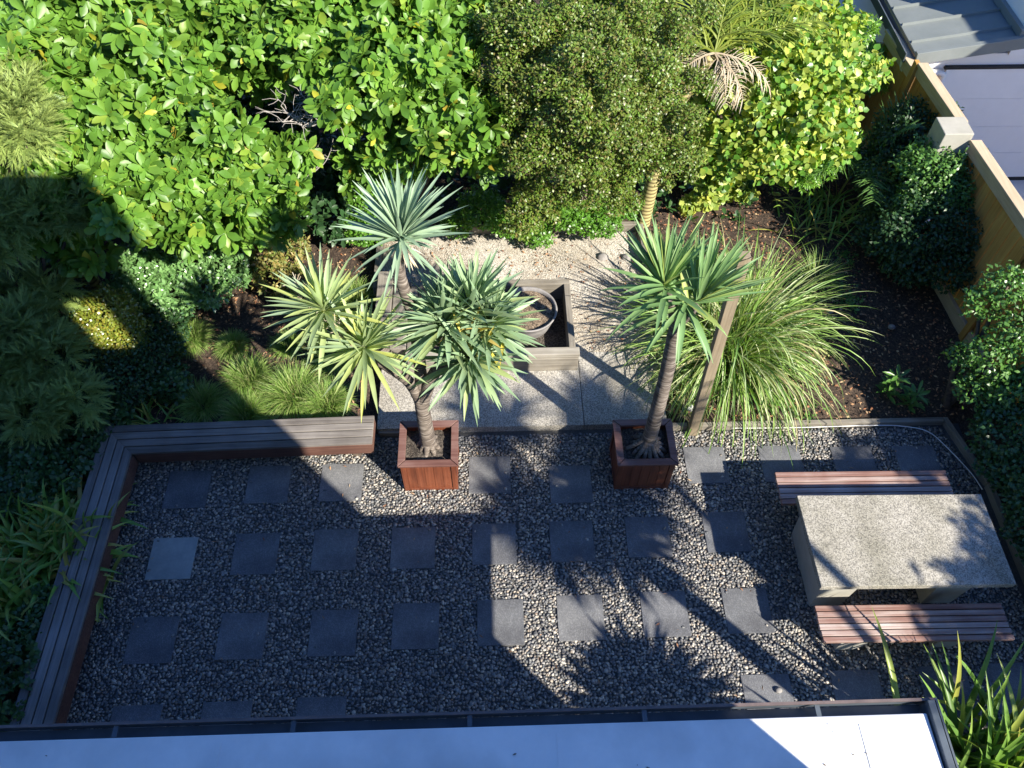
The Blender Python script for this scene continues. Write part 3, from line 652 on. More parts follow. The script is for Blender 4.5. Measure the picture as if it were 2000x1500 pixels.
L_gold = leafmat('golden_green_leaf', [(.12,.17,.02),(.20,.23,.03),(.16,.22,.025),(.30,.25,.04),(.10,.16,.02)], .3, .2, (1.8,1.6,.6), .8)
L_feather = leafmat('grey_green_needle', [(.20,.29,.07),(.26,.35,.09),(.32,.40,.11),(.22,.31,.09)], .6, .2, (1.6,1.6,1))
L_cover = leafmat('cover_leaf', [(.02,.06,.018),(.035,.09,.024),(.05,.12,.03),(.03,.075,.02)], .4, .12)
L_yucca = leafmat('yucca_blade', [(.26,.35,.18),(.33,.42,.18),(.23,.32,.20),(.42,.48,.14),(.28,.37,.19),(.46,.49,.12)], .5, .22, (1.6,1.7,.5))
L_blue = leafmat('blue_green_blade', [(.18,.27,.15),(.23,.34,.19),(.28,.39,.21),(.20,.30,.18),(.32,.39,.15)], .5, .15, (1.5,1.7,.7))
L_blue2 = leafmat('top_blade', [(.19,.28,.18),(.24,.34,.22),(.29,.40,.25),(.21,.30,.20)], .5, .12, (1.5,1.7,.8))
L_dracena = leafmat('green_blade', [(.12,.22,.08),(.16,.28,.10),(.21,.33,.12),(.13,.24,.09),(.33,.38,.09)], .5, .2, (1.5,1.7,.6))
L_dead = leafmat('dead_blade', [(.46,.39,.28),(.56,.50,.38),(.38,.29,.18),(.62,.57,.46)], .8, .1)
L_grassc = leafmat('arching_grass_blade', [(.12,.24,.05),(.20,.33,.06),(.29,.41,.11),(.10,.21,.045),(.50,.52,.30),(.16,.29,.055),(.44,.38,.20)], .4, .25, (1.5,1.6,.6), .6)
L_tuft = leafmat('tuft_blade', [(.12,.23,.04),(.18,.31,.055),(.24,.38,.08),(.36,.38,.16),(.14,.26,.045)], .5, .25, (1.5,1.6,.6))
L_flax = leafmat('flax_blade', [(.12,.25,.045),(.18,.33,.055),(.26,.38,.07),(.42,.35,.09),(.14,.28,.06)], .4, .18, (1.5,1.7,.6))
L_flaxb = leafmat('bright_flax_blade', [(.12,.24,.04),(.18,.30,.06),(.10,.20,.04),(.26,.36,.08),(.34,.30,.06)], .4, .25, (1.5,1.7,.5))
L_palm = leafmat('palm_leaflet', [(.10,.16,.025),(.16,.22,.03),(.22,.26,.04),(.13,.18,.03)], .4, .2)
L_litter = islandmat('dead_leaf', [(.16,.06,.03),(.30,.13,.06),(.42,.24,.12),(.10,.05,.03),(.50,.36,.20),(.22,.08,.05)], .9)
M_twig = stonemat('bare_pale_twig', (.26,.235,.21), (.40,.37,.34), 20, None, .9, .2)
M_brown = M_barkdk

def ground_at(x, y): return .03
def boughs(blobs, n, sub, main=.84):
    out = []
    for (x, y, z, r) in blobs:
        out.append((x, y, z, r*main))
        for d in norm(rng.normal(size=(n,3))+np.array((0,0,.25))): 
            q = rng.uniform(.72,.98)*r; out.append((x+d[0]*q, y+d[1]*q, z+d[2]*q*.85, r*sub*rng.uniform(.7,1.25)))
    return out
def shrub(name, blobs, mat, label, cat, kind, dens, Ln, Wd, k=7, base=None, group=None, extra=None, inner=.25, low=-.45, spread=(45,85), stems=True, trunk_r=.05, bark=None, lump=.22, bough=None):
    """a woody plant: stems + crown; leaves in whorls (k) or single"""
    B = np.array(blobs); cx, cy = B[:,0].mean(), B[:,1].mean()
    if base is None: base = (cx, cy, .03)
    t = empty(name, base, label, cat, group)
    P, Nn = blobpoints(boughs(blobs, *bough) if bough else blobs, dens, inner, low, lump)
    A = Nn+np.array((.10,-.12,.35))+rng.normal(size=P.shape)*.35
    if kind == 'whorl': V, F = rosettes(P, A, k, Ln, Wd, spread)
    else:
        n = len(P); X = norm(rng.normal(size=(n,3))+Nn*.7+np.array((0,0,-.15))); Z = Nn+np.array((.15,-.2,.7))+rng.normal(size=(n,3))*.45
        V, F = leaves(P, X, Z, Ln*rng.uniform(.7,1.15,n), Wd*rng.uniform(.7,1.1,n), kind)
    if extra is not None:
        frac, mat2 = extra; nt_ = len(trifan('broad' if (kind == 'whorl' and Ln > .09) or kind == 'broad' else ('round' if kind == 'round' else 'small'))[1])
        nl = len(F)//nt_; mi = np.repeat((rng.random(nl) < frac).astype(int), nt_)
        mkobj('crown', V, F, [mat, mat2], t, mi=mi)
    else: mkobj('crown', V, F, mat, t)
    if stems:
        m = MB(); b = np.array(base, float)
        for q in blobs[:14]:
            q = np.array(q[:3]); mid = b+(q-b)*np.array((.35,.35,.6))+rng.normal(size=3)*.05
            m.tube(curve([b+rng.normal(size=3)*np.array((.03,.03,0)), mid, q], 5), np.linspace(trunk_r, trunk_r*.25, 9 if False else len(curve([b,mid,q],5))), 6)
        m.build('trunk', bark or M_barkdk, t, smooth=True)
    return t
MOUND=[(-3.23,3.68,2.3,0.65),(-2.65,3.67,2.3,0.64),(-2.07,3.57,2.2,0.59),(-1.56,3.4,2.0,0.5),(-2.03,3.12,1.9,0.55),(-2.56,3.22,2.1,0.62),(-3.16,3.23,2.0,0.58),(-3.61,3.4,2.1,0.53),(-1.49,3.2,1.6,0.34),(-3.58,3.09,1.6,0.44),(-2.45,3.16,1.4,0.26),(-3.9,3.04,1.8,0.47),(-1.87,3.16,1.5,0.36)]
BACKL=[(-3.9,4.55,2.9,0.76),(-3.33,4.77,2.9,0.72),(-2.69,4.64,2.8,0.67),(-2.1,4.97,2.8,0.67),(-3.69,4.27,2.6,0.65),(-2.94,4.26,2.6,0.6),(-2.33,4.43,2.6,0.5),(-4.34,4.14,2.7,0.66),(-1.89,4.72,2.4,0.45),(-4.07,5.8,3.0,0.94),(-3.04,5.78,3.0,0.91),(-2.03,5.87,3.0,0.89)]
CENTRE=[(-1.25,4.59,2.9,0.54),(-0.68,4.77,2.9,0.67),(-0.02,4.76,2.9,0.66),(0.57,5.02,2.8,0.49),(-0.85,4.40,2.75,0.36),(-0.26,3.99,2.8,0.57),(0.3,4.22,2.7,0.58),(0.64,3.89,2.4,0.43),(0.18,3.86,2.4,0.46),(-0.39,4.05,2.2,0.41),(0.82,3.68,2.0,0.32),(0.37,3.81,1.9,0.35),(-0.09,3.86,1.8,0.33),(-0.60,4.06,1.5,0.28),(-0.88,5.85,3,0.87),(0.17,5.83,3,0.85)]
UNDER=[(-1.75,4.91,0.8,0.63),(-1.38,4.57,0.5,0.42),(-2.05,5.49,1.0,0.58),(-1.12,4.38,0.4,0.31)]
FINE=[(1.28,4.45,2.9,0.55),(1.73,4.07,2.9,0.59),(2.3,4.43,2.9,0.62),(2.81,4.48,2.8,0.48),(1.1,3.91,2.6,0.4),(1.56,3.56,2.6,0.52),(2.13,3.58,2.7,0.58),(2.67,3.93,2.5,0.46),(0.99,3.72,2.3,0.28),(1.42,3.46,2.1,0.45),(1.94,3.32,2.2,0.47),(2.51,3.56,2.2,0.43),(2.84,3.67,1.9,0.33),(1.43,3.38,1.6,0.35),(1.95,3.45,1.6,0.35),(2.23,3.5,1.7,0.35),(1.49,5.59,3,0.77),(2.47,5.57,3,0.78),(1.23,3.7,1.0,0.25),(2.96,3.94,2.1,0.27)]
GREENSH=[(1.84,4.31,0.5,0.25),(2.24,4.26,0.45,0.28),(2.55,4.48,0.5,0.22),(0.73,4.43,0.5,0.3),(1.45,4.15,0.3,0.19),(0.39,4.36,0.3,0.19),(1.06,4.3,0.35,0.2)]
VINE=[(3.97,6.03,2.1,0.54),(4.56,5.79,2.1,0.61),(5.2,6.15,1.9,0.42),(4.23,5.14,1.9,0.58),(4.94,5.38,1.8,0.61),(5.45,5.49,1.5,0.37),(3.86,4.93,1.7,0.47),(4.51,4.79,1.5,0.59),(5.1,5.01,1.4,0.47),(4.15,4.72,1.1,0.45),(4.74,4.63,1.0,0.42),(3.68,4.7,1.2,0.31),(5.2,6.4,2.0,0.32),(4.41,6.67,2.4,0.83),(3.8,4.81,0.7,0.28),(3.78,5.82,1.6,0.36)]
TRAIL=[(3.73,4.88,0.25,0.19),(4.0,5.01,0.25,0.19),(4.25,4.94,0.3,0.16),(3.53,4.79,0.15,0.12)]
LIMEBUSH=[(5.03,4.72,1.0,0.29),(4.83,4.62,0.8,0.23),(5.31,4.94,1.1,0.26),(5.17,5.02,1.2,0.22),(5.92,6.09,1.2,0.29),(6.06,6.46,1.3,0.23),(5.73,6.42,1.7,0.24)]
DARKSH=[(6.31,4.97,1.1,0.53),(5.95,4.63,0.9,0.48),(6.31,4.19,1.1,0.54),(6.12,3.8,0.8,0.61),(6.42,3.51,0.9,0.39),(5.9,3.94,0.5,0.43),(6.33,3.22,0.6,0.35),(6.07,3.5,0.4,0.36)]
LITSH=[(6.11,4.09,1.35,0.39),(6.32,3.84,1.25,0.28),(5.95,3.84,1.1,0.24)]
RIGHTSH=[(6.18,2.08,1.5,.27),(5.97,2.02,1.3,.20),(6.25,1.63,1.3,.28),(6.0,1.50,1.1,.28),(5.82,1.62,.9,.18),(6.15,1.21,.9,.27),(5.92,1.30,.75,.22)]
HEDGE=[(6.2,.82,.6,.40),(6.15,.50,.5,.32),(6.25,.10,.6,.38),(6.12,-.15,.45,.27),(6.25,-.5,.5,.36),(6.15,-1.0,.4,.30),(6.4,1.15,.8,.33)]
GLOSSY=[(-3.25,3.43,0.6,0.41),(-2.84,3.51,0.6,0.41),(-2.44,3.51,0.5,0.37),(-2.99,3.11,0.45,0.36),(-3.35,3.2,0.5,0.3),(-2.61,3.27,0.4,0.3)]
RUSTY=[(-2.01,3.77,0.4,0.34),(-1.7,3.85,0.4,0.3),(-1.81,3.51,0.3,0.3),(-1.59,3.47,0.25,0.21),(-2.14,3.94,0.5,0.24)]
GOLD=[(-3.45,2.55,0.75,0.33),(-3.29,2.38,0.6,0.29),(-3.61,2.38,0.65,0.29),(-3.8,2.28,0.55,0.19)]
NAVYSH=[(-4.01,2.65,0.7,0.4),(-4.15,2.22,0.6,0.46),(-3.65,1.86,0.5,0.41),(-3.23,1.88,0.45,0.37),(-3.0,2.27,0.4,0.32),(-2.99,2.69,0.35,0.29),(-4.47,3.04,0.7,0.34)]
COVER=[(-4.15,1.53,0.4,0.48),(-3.59,1.23,0.35,0.4),(-4.0,0.98,0.35,0.44),(-3.61,0.82,0.3,0.33),(-4.03,0.56,0.35,0.37),(-3.38,1.58,0.3,0.31),(-4.25,1.15,0.5,0.38),(-2.81,1.95,0.25,0.25)]
BOTL=[(-3.54,-1.18,0.3,0.31),(-3.47,-1.53,0.3,0.28),(-3.49,-0.84,0.25,0.23),(-3.37,-0.59,0.25,0.2)]
SMALLSH=[(-0.71,4.28,0.4,0.31),(-0.87,4.75,0.5,0.31),(-0.59,4.55,0.5,0.24),(-1.28,4.86,0.5,0.27)]
shrub('broadleaf_tree', MOUND, L_mag, 'rounded low mound of large glossy green leaves overhanging the bed at upper left', 'tree', 'whorl', 34, .19, .088, 9, lump=.3, spread=(55,92), bough=(7,.38,.72), base=(-2.7,3.9,.03), group='large leaved trees along the back', extra=(.008, L_magy), trunk_r=.07)
shrub('broadleaf_tree', BACKL, L_mag, 'tall large leaved green tree filling the top left corner', 'tree', 'whorl', 31, .195, .092, 9, lump=.3, spread=(55,92), bough=(7,.38,.72), base=(-3.0,5.3,.03), group='large leaved trees along the back', extra=(.008, L_magy), trunk_r=.09)
shrub('broadleaf_tree', CENTRE, L_mag, 'large leaved green tree at top centre beside the fine leaved olive tree', 'tree', 'whorl', 34, .185, .086, 9, lump=.3, spread=(55,92), bough=(7,.38,.72), base=(-.2,4.9,.03), group='large leaved trees along the back', extra=(.014, L_magy), trunk_r=.08)
shrub('understorey_shrub', UNDER, L_dark, 'shrub with leaves darkened for the shade in the gap between large leaved trees', 'shrub', 'whorl', 42, .13, .07, 7)  # dark leaf colour stands in for shade, as sun reaches this gap
shrub('fine_leaved_tree', FINE, L_fine, 'dense olive green tree with tiny shining leaves at top centre', 'tree', 'small', 1400, .043, .024, base=(2.1,4.75,.03), inner=.3, trunk_r=.06, lump=.4, bough=(13,.33,.62))
shrub('low_green_shrub', GREENSH, L_green, 'low bright green shrub spilling over the back edging of the pale gravel', 'shrub', 'small', 1900, .05, .032)
shrub('climbing_vine', VINE, L_vine, 'yellow green vine with round leaves scrambling at upper right under the palm', 'climber', 'round', 190, .085, .08, base=(4.6,5.3,.03), extra=(.3, L_green), inner=.5, trunk_r=.03, lump=.45, bough=(7,.5,.62))
shrub('vine_shoot', TRAIL, L_vine, 'round leaved vine shoot trailing onto the bare soil behind the arching grass', 'climber', 'round', 420, .085, .08, stems=False)
shrub('lime_shrub', LIMEBUSH, L_lime, 'bright green narrow leaved shrub along the right edge of the yellow vine', 'shrub', 'whorl', 230, .085, .026, 7)
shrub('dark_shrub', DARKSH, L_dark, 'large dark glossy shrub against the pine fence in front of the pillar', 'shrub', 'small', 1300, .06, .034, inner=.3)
shrub('lit_shrub_top', LITSH, L_lit, 'top of the dark shrub beside the square pillar, leaves lightened as sunlit', 'shrub', 'small', 1100, .06, .034, inner=.2)  # lit part of the dark shrub, its sun put into lighter leaf colour
shrub('camellia_shrub', RIGHTSH, L_lit, 'loose sunlit small leaved shrub against the fence at the right edge', 'shrub', 'small', 620, .06, .034, inner=.3, lump=.4)
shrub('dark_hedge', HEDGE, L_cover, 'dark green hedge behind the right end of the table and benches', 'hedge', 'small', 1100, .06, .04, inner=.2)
shrub('glossy_bush', GLOSSY, L_gloss, 'sparkling glossy leaved bush in sun below the left leafy mound', 'shrub', 'whorl', 240, .085, .04, 6)
shrub('rusty_bush', RUSTY, L_rust, 'low shrub with rusty brown and yellow leaves beside the glossy bush', 'shrub', 'whorl', 170, .08, .036, 5)
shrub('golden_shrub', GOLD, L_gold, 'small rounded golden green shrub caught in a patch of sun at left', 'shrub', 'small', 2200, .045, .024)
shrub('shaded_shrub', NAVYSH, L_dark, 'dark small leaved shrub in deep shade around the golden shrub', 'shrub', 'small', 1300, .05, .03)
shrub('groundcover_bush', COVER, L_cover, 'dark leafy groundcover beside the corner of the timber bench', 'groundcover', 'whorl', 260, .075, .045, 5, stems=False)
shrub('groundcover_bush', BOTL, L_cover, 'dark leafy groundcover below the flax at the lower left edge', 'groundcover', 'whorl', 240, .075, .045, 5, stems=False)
shrub('small_green_shrub', SMALLSH, L_green, 'small bright green shrub behind the top rosette of the many headed tree', 'shrub', 'small', 1300, .055, .034)
# bright shoots at the far end of the sky side: extra planting behind, beyond the top edge
BEHIND = [(-5.2,6.6,2.,1.2),(-3.6,7.4,2.2,1.3),(-1.8,7.4,2.2,1.3),(0,7.4,2.2,1.3),(1.8,7.2,2.2,1.2),(3.6,7.8,2.,1.2),(5.0,8.2,1.6,.9)]
shrub('background_shrubbery', BEHIND, L_mag, 'leafy shrubbery behind the trees along the top edge', 'shrub', 'whorl', 16, .20, .11, 7, inner=.1)
# underplanting so that the soil under the tall trees is not bare
n_ = 900; q = np.stack([rng.uniform(-4.8,4.6,n_), rng.uniform(4.6,7.5,n_), rng.uniform(.05,.5,n_)],1)
V, F = rosettes(q, rng.normal(size=(n_,3))*.4+np.array((0,0,1)), 6, .13, .07)
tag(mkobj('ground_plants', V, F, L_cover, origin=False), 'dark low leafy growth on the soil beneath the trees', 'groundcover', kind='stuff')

# ---- feathery grevillea at far left
def feather(P0, D, Ln, n_leaf=26, leaf=.075, wd=.012, droop=.35):
    out = []
    for p, d, L_ in zip(P0, norm(D), Ln):
        S = norm(np.cross(d, (0,0,1.))); t = np.repeat(np.linspace(.08,1,n_leaf//2),2); sd_ = np.tile([1,-1],n_leaf//2)
        pos = p+d*(t*L_)[:,None]-np.array((0,0,1))*(t**2*L_*droop*.5)[:,None]
        dirs = d*.75+S*sd_[:,None]*.8*(1.05-t)[:,None]+np.array((0,0,.12))+rng.normal(size=(len(t),3))*.12
        out.append((pos, dirs, leaf*(1.1-.5*t)))
    O = np.concatenate([a for a,_,_ in out]); D_ = np.concatenate([b for _,b,_ in out]); LL = np.concatenate([c for *_,c in out])
    return blades(O, D_, LL, wd, .2, 2, 'cone', .2)
def feathertree(blobs, label, base):
    t = empty('feathery_shrub', base, label, 'shrub', 'feathery grey green shrubs')
    P, Nn = blobpoints(blobs, 62, .2, -.3)
    k = 5; P = np.repeat(P, k, 0); Nn = np.repeat(Nn, k, 0)
    V, F = feather(P, Nn+np.array((.25,-.1,.15))+rng.normal(size=P.shape)*.75, rng.uniform(.14,.24,len(P)))
    mkobj('crown', V, F, L_feather, t)
    m = MB(); b = np.array(base)
    for q in blobs: m.tube(curve([b, (b+np.array(q[:3]))/2+rng.normal(size=3)*.06, q[:3]],5), np.linspace(.035,.01,len(curve([b,b,b],5))), 6)
    m.build('trunk', M_barkdk, t, smooth=True)
feathertree([(-3.75,3.55,2.95,.25),(-3.62,3.30,2.9,.24),(-3.55,3.05,2.8,.24),(-3.85,3.15,2.8,.25),(-3.95,3.6,2.9,.35)], 'feathery pale green branches lit by the sun at the left edge', (-4.5,3.3,.03))
feathertree([(-4.0,2.72,2.1,.32),(-3.62,2.75,2.1,.27),(-3.30,2.80,2.05,.20),(-4.1,2.45,2.0,.30)], 'feathery grey green branches in shade below the sunlit ones at left', (-4.4,2.8,.03))
feathertree([(-4.26,2.62,1.15,.22),(-3.93,2.52,1.15,.20),(-4.10,1.97,1.15,.34),(-3.75,1.75,1.05,.28),(-4.2,1.6,1.0,.36),(-3.42,1.35,.85,.22),(-3.82,1.2,.85,.24)], 'feathery grey green shrub low in the shade left of the bench', (-4.2,1.8,.03))
feathertree([(-4.35,4.85,2.8,.26),(-4.6,4.5,2.6,.35)], 'small feathery pale sprig at the top left edge', (-4.7,4.8,.03))

# ---- bare twigs
def twigs(cx, cy, cz, s, label, n=26):
    m = MB()
    n_main = 5; main = [np.array((cx,cy,cz-.2))+np.cumsum(np.array([norm(np.array((math.cos(j*1.3),.4*math.sin(j*1.3),.5)))*s*.22 for _ in range(4)])+rng.normal(size=(4,3))*s*.06, 0) for j in range(n_main)]
    for q_ in main: m.tube([np.array((cx,cy,cz-.2)), *q_], [.009,.007,.006,.005,.004], 6)
    for i in range(n):
        a = rng.uniform(0,6.28); p = main[i % n_main][int(rng.integers(4))].copy(); pts = [p]
        d = norm(np.array((math.cos(a),math.sin(a)*.6,.6)))
        for k in range(4): d = norm(d+rng.normal(size=3)*.35); pts.append(pts[-1]+d*s*.26)
        m.tube(pts, [.0045,.004,.003,.0025,.002], 5)
        q = pts[2]; 
        for k in range(2):
            e = norm(d+rng.normal(size=3)*.8); m.tube([q, q+e*s*.2, q+e*s*.3+rng.normal(size=3)*.02], [.003,.0025,.002], 4)
    tag(m.build('bare_branch', M_twig), label, 'branch', 'bare whitish twigs')
twigs(-1.02,3.72,2.55,.32,'tangle of bare whitish twigs between the large leaved trees', 24)
twigs(-.72,3.9,2.62,.30,'upper spray of bare whitish twigs at the edge of the top centre tree', 16)
twigs(-1.18,3.95,1.75,.26,'lower small tuft of bare whitish twigs in the shaded gap', 14)

# ---- nikau palms
M_ring = None
def ringtrunk(name, path, r0_, r1_, mat, parent):
    P = curve(path, 14); n = len(P); V = MB()
    rad = np.linspace(r0_, r1_, n); rad = rad*(1+.05*(np.arange(n) % 2)); rad[0] *= 1.25
    V.tube(P, rad, 14); return V.build(name, mat, parent, smooth=True)
m_, nt_, bs_, N_, L_ = newmat('ringed_palm_bark')
tc_ = N_.new('ShaderNodeTexCoord'); wv = N_.new('ShaderNodeTexWave'); wv.bands_direction = 'Z'; wv.inputs['Scale'].default_value = 5.5; wv.inputs['Distortion'].default_value = .8
L_.new(tc_.outputs['Object'], wv.inputs['Vector']); rp_ = N_.new('ShaderNodeValToRGB'); setramp(rp_, [(0,(.10,.075,.03)),(.3,(.30,.25,.10)),(1,(.46,.40,.18))]); L_.new(wv.outputs['Fac'], rp_.inputs[0]); L_.new(rp_.outputs[0], bs_.inputs['Base Color']); bs_.inputs['Roughness'].default_value = .8
M_ring = m_
def frond(base, d, Ln, droop, mat_parts, n=34, leaf=.5, wd=.022, ldroop=.9, parent=None, mat=None, name='frond'):
    p = np.array(base, float); d = norm(np.array(d, float)); pts = [p]; dd = d.copy(); ns = 10
    for i in range(ns):
        p = p+dd*Ln/ns; pts.append(p); dd = dd.copy(); dd[2] -= droop/ns*(.5+i/ns); dd = norm(dd)
    pts = np.array(pts); t = np.repeat(np.linspace(.12,1,n),2); sd_ = np.tile([1,-1],n)
    pos = np.stack([np.interp(t, np.linspace(0,1,ns+1), pts[:,k]) for k in range(3)],1)
    T = norm(np.gradient(pts, axis=0)); tt = np.stack([np.interp(t, np.linspace(0,1,ns+1), T[:,k]) for k in range(3)],1)
    S = norm(np.cross(tt, (0,0,1.))); dirs = tt*.7+S*sd_[:,None]*.9+np.array((0,0,.15))+rng.normal(size=(len(t),3))*.17
    LL = leaf*np.interp(t, [0,.2,.6,1], [.5,.9,1,.45])*rng.uniform(.55,1.15,len(t))
    Vb, Fb = blades(pos, dirs, LL, wd, ldroop, 5, 'strap', .25)
    mb = MB(); mb.tube(pts, np.linspace(.014,.004,ns+1), 5)
    o = mkobj(name, Vb, Fb, mat, parent); mb.build('stalk', mat, o)
    return o
nk = empty('nikau_palm', (2.90,4.62,.03), 'palm with ringed yellow trunk and drooping fronds above the vine at upper right', 'palm')
ringtrunk('trunk', [(2.90,4.62,.0),(2.95,4.66,.9),(3.08,4.70,1.8),(3.35,4.72,2.45)], .095, .06, M_ring, nk)
c_ = (3.38,4.72,2.5)
for d_, L0, dr in (((.95,.55,.5),1.6,.45),((.75,.9,.6),1.5,.45),((-.35,.8,.5),1.3,.6),((1,.25,.4),1.3,.7),((.5,1,.6),1.5,.5),((-.8,.2,.4),.8,1.0),((.3,1,.7),1.2,.5)):
    frond(c_, d_, L0, dr, None, 34, .48, .022, .9, nk, L_palm)
for d_, L0, dr in (((.9,-.25,.0),.75,1.4),((.5,-.6,-.1),.6,1.6),((-.7,-.4,.1),.65,1.5),((.2,-.5,-.2),.55,1.8)):
    frond(c_, d_, L0*1.05, dr, None, 22, .36, .012, 1.6, nk, L_dead, 'dead_frond')
lp = empty('palm_trunk', (-4.06,3.49,.03), 'shaded ringed palm trunk leaning beside the brown fence at far left', 'palm')
ringtrunk('trunk', [(-4.02,3.42,.0),(-4.10,3.50,.7),(-4.2,3.60,1.5),(-4.3,3.75,2.2)], .11, .09, M_ring, lp)
fp = empty('fern_palm', (5.75,5.25,.05), 'dark green palm with fine feathered fronds in the shade by the fence', 'palm')
L_fern = leafmat('fern_leaflet', [(.06,.15,.03),(.09,.19,.04),(.12,.23,.05)], .4, .2)
for d_, L0 in (((-.7,-.5,.5),1.1),((-.9,.0,.6),1.0),((.4,.3,.8),.9),((-.2,-.9,.5),1.1),((.2,-.3,.9),.9),((-.5,.7,.7),.9),((.5,-.7,.6),.9)):
    frond((5.72,4.95,.80), d_, L0, .9, None, 38, .34, .014, .6, fp, L_fern)

# ---- rosette trees in the planters
def rosette(parent, c, axis, n, Ln, Wd, mat, a0=4, a1=112, droop=.5, name='leaf_head', lvar=.12, prof='sword', twist=.1, fold=.22):
    D, u = cone_dirs(n, axis, a0, a1, .8)
    O = np.array(c)+D*.02+np.array(norm(np.array(axis,float)))*(.10*(1-u))[:,None]
    V, F = blades(O, D, Ln*np.interp(u,[0,.2,1],[.6,.95,1.0])*rng.uniform(1-lvar,1+lvar,n), Wd*rng.uniform(.85,1.12,n), droop*rng.uniform(.5,1.4,n), 7, prof, fold, twist)
    return mkobj(name, V, F, mat, parent)
def deadskirt(parent, c, n, Ln, mat=None):
    D, _ = cone_dirs(n, (0,0,1), 120, 165); V, F = blades(np.array(c)+D*.02, D, Ln*rng.uniform(.6,1.1,n), .022, .5, 4, 'sword', .3, .3)
    return mkobj('dead_leaves', V, F, L_dead, parent)
def dryflower(parent, c, d, s):
    m = MB(); c = np.array(c); d = norm(np.array(d, float))
    for i in range(90):
        t = rng.uniform(.05,1); p = c+d*t*s; e = norm(rng.normal(size=3)+d*.4)
        m.tube([p, p+e*.05, p+e*.095+rng.normal(size=3)*.012], [.004,.0035,.003], 4)
    m.tube([c, c+d*s], [.012,.006], 6)
    return m.build('dry_flower_stalk', L_dead, parent)
t1 = empty('many_headed_tree', (.17,.93,.45), 'many headed tree with blue green and yellow green sword leaves in left planter', 'tree')
def bark_trunk(name, paths, mat, parent, roots=None):
    m = MB()
    for path, ra, rb in paths:
        P = curve(path, 12); rad = np.linspace(ra, rb, len(P))*(1+.03*np.sin(np.arange(len(P))*2.1)); m.tube(P, rad, 14)
    if roots: roots(m)
    return m.build(name, mat, parent, smooth=True)
m_, nt_, bs_, N_, L_ = newmat('rough_trunk_bark')
tc_ = N_.new('ShaderNodeTexCoord'); mp_ = N_.new('ShaderNodeMapping'); mp_.inputs['Scale'].default_value = (9,9,60)
no_ = N_.new('ShaderNodeTexNoise'); no_.inputs['Scale'].default_value = 1; no_.inputs['Detail'].default_value = 5
L_.new(tc_.outputs['Object'], mp_.inputs[0]); L_.new(mp_.outputs[0], no_.inputs['Vector'])
rp_ = N_.new('ShaderNodeValToRGB'); setramp(rp_, [(.3,(.045,.035,.03)),(.5,(.13,.105,.085)),(.72,(.27,.235,.20))]); L_.new(no_.outputs['Fac'], rp_.inputs[0]); L_.new(rp_.outputs[0], bs_.inputs['Base Color'])
bu_ = N_.new('ShaderNodeBump'); bu_.inputs['Strength'].default_value = .8; bu_.inputs['Distance'].default_value = .012; L_.new(no_.outputs['Fac'], bu_.inputs['Height']); L_.new(bu_.outputs[0], bs_.inputs['Normal']); bs_.inputs['Roughness'].default_value = .9
M_trunk = m_
def roots1(m):
    for i in range(9):
        a = i*.7+.3; x, y = .17, .94; e = rng.uniform(.10,.17)
        m.tube(curve([(x,y,.60),(x+e*.5*math.cos(a),y+e*.5*math.sin(a),.52),(x+e*math.cos(a),y+e*math.sin(a),.43)],4), np.linspace(.05,.02,8), 7)
bark_trunk('trunk', [([(.17,.93,.42),(.165,.94,.58),(.15,1.0,.85),(.14,1.06,1.12)], .082, .072),
    ([(.14,1.05,1.06),(.26,1.08,1.45),(.45,1.07,1.85),(.55,1.05,2.05)], .068, .05),
    ([(.14,1.05,1.06),(.05,1.08,1.4),(-.12,1.02,1.75),(-.24,.98,1.96)], .06, .045),
    ([(.05,1.08,1.40),(-.12,1.16,1.75),(-.42,1.17,2.08),(-.55,1.16,2.24)], .05, .042),
    ([(.14,1.06,1.10),(.16,1.16,1.55),(.15,1.25,2.15),(.07,1.36,2.62),(.12,1.40,2.90)], .062, .050),
    ([(.38,1.08,1.72),(.62,1.1,1.95),(.80,1.08,2.12)], .05, .04), ([(.38,1.08,1.72),(.52,1.0,1.78),(.60,.97,1.80)], .05, .04)], M_trunk, t1, roots1)
rosette(t1, (.46,1.14,2.12), (-.35,.45,1), 130, .52, .056, L_blue, 5, 105, .35, lvar=.25, twist=.3)
rosette(t1, (.80,1.12,2.10), (.4,.35,1), 120, .46, .054, L_blue, 5, 102, .35, lvar=.25, twist=.3)
rosette(t1, (.64,.97,1.86), (.1,-.5,1), 115, .48, .054, L_blue, 5, 98, .4, lvar=.25, twist=.3)
rosette(t1, (.66,1.2,2.24), (.1,.6,1), 80, .50, .056, L_blue, 5, 80, .4, lvar=.25, twist=.3)
rosette(t1, (-.26,.96,2.04), (-.15,-.05,1), 88, .54, .046, L_yucca, 6, 112, .28, lvar=.2)
rosette(t1, (-.58,1.16,2.32), (-.25,.05,1), 80, .52, .045, L_yucca, 6, 108, .28, lvar=.2)
rosette(t1, (.12,1.41,2.95), (.02,1.0,.9), 90, .56, .042, L_blue2, 4, 82, .22, lvar=.2); rosette(t1, (.12,1.41,2.92), (0,.1,1), 26, .42, .036, L_blue2, 70, 120, .5, lvar=.3)
deadskirt(t1, (.12,1.39,2.92), 22, .24); deadskirt(t1, (.65,1.05,1.95), 22, .22)
dryflower(t1, (-.30,.97,2.10), (-.7,.25,.8), .34); dryflower(t1, (-.62,1.18,2.38), (-.7,.4,.8), .32)
V, F = blades(np.array((.68,1.08,2.12))+rng.normal(size=(26,3))*np.array((.14,.08,.06)), rng.normal(size=(26,3))+np.array((0,-.2,1.2)), .26, .035, .5, 5, 'sword', .3, .3)
mkobj('yellow_leaves', V, F, leafmat('yellow_blade', [(.50,.42,.05),(.45,.33,.08),(.55,.50,.12),(.40,.24,.10)], .6, .2), t1)
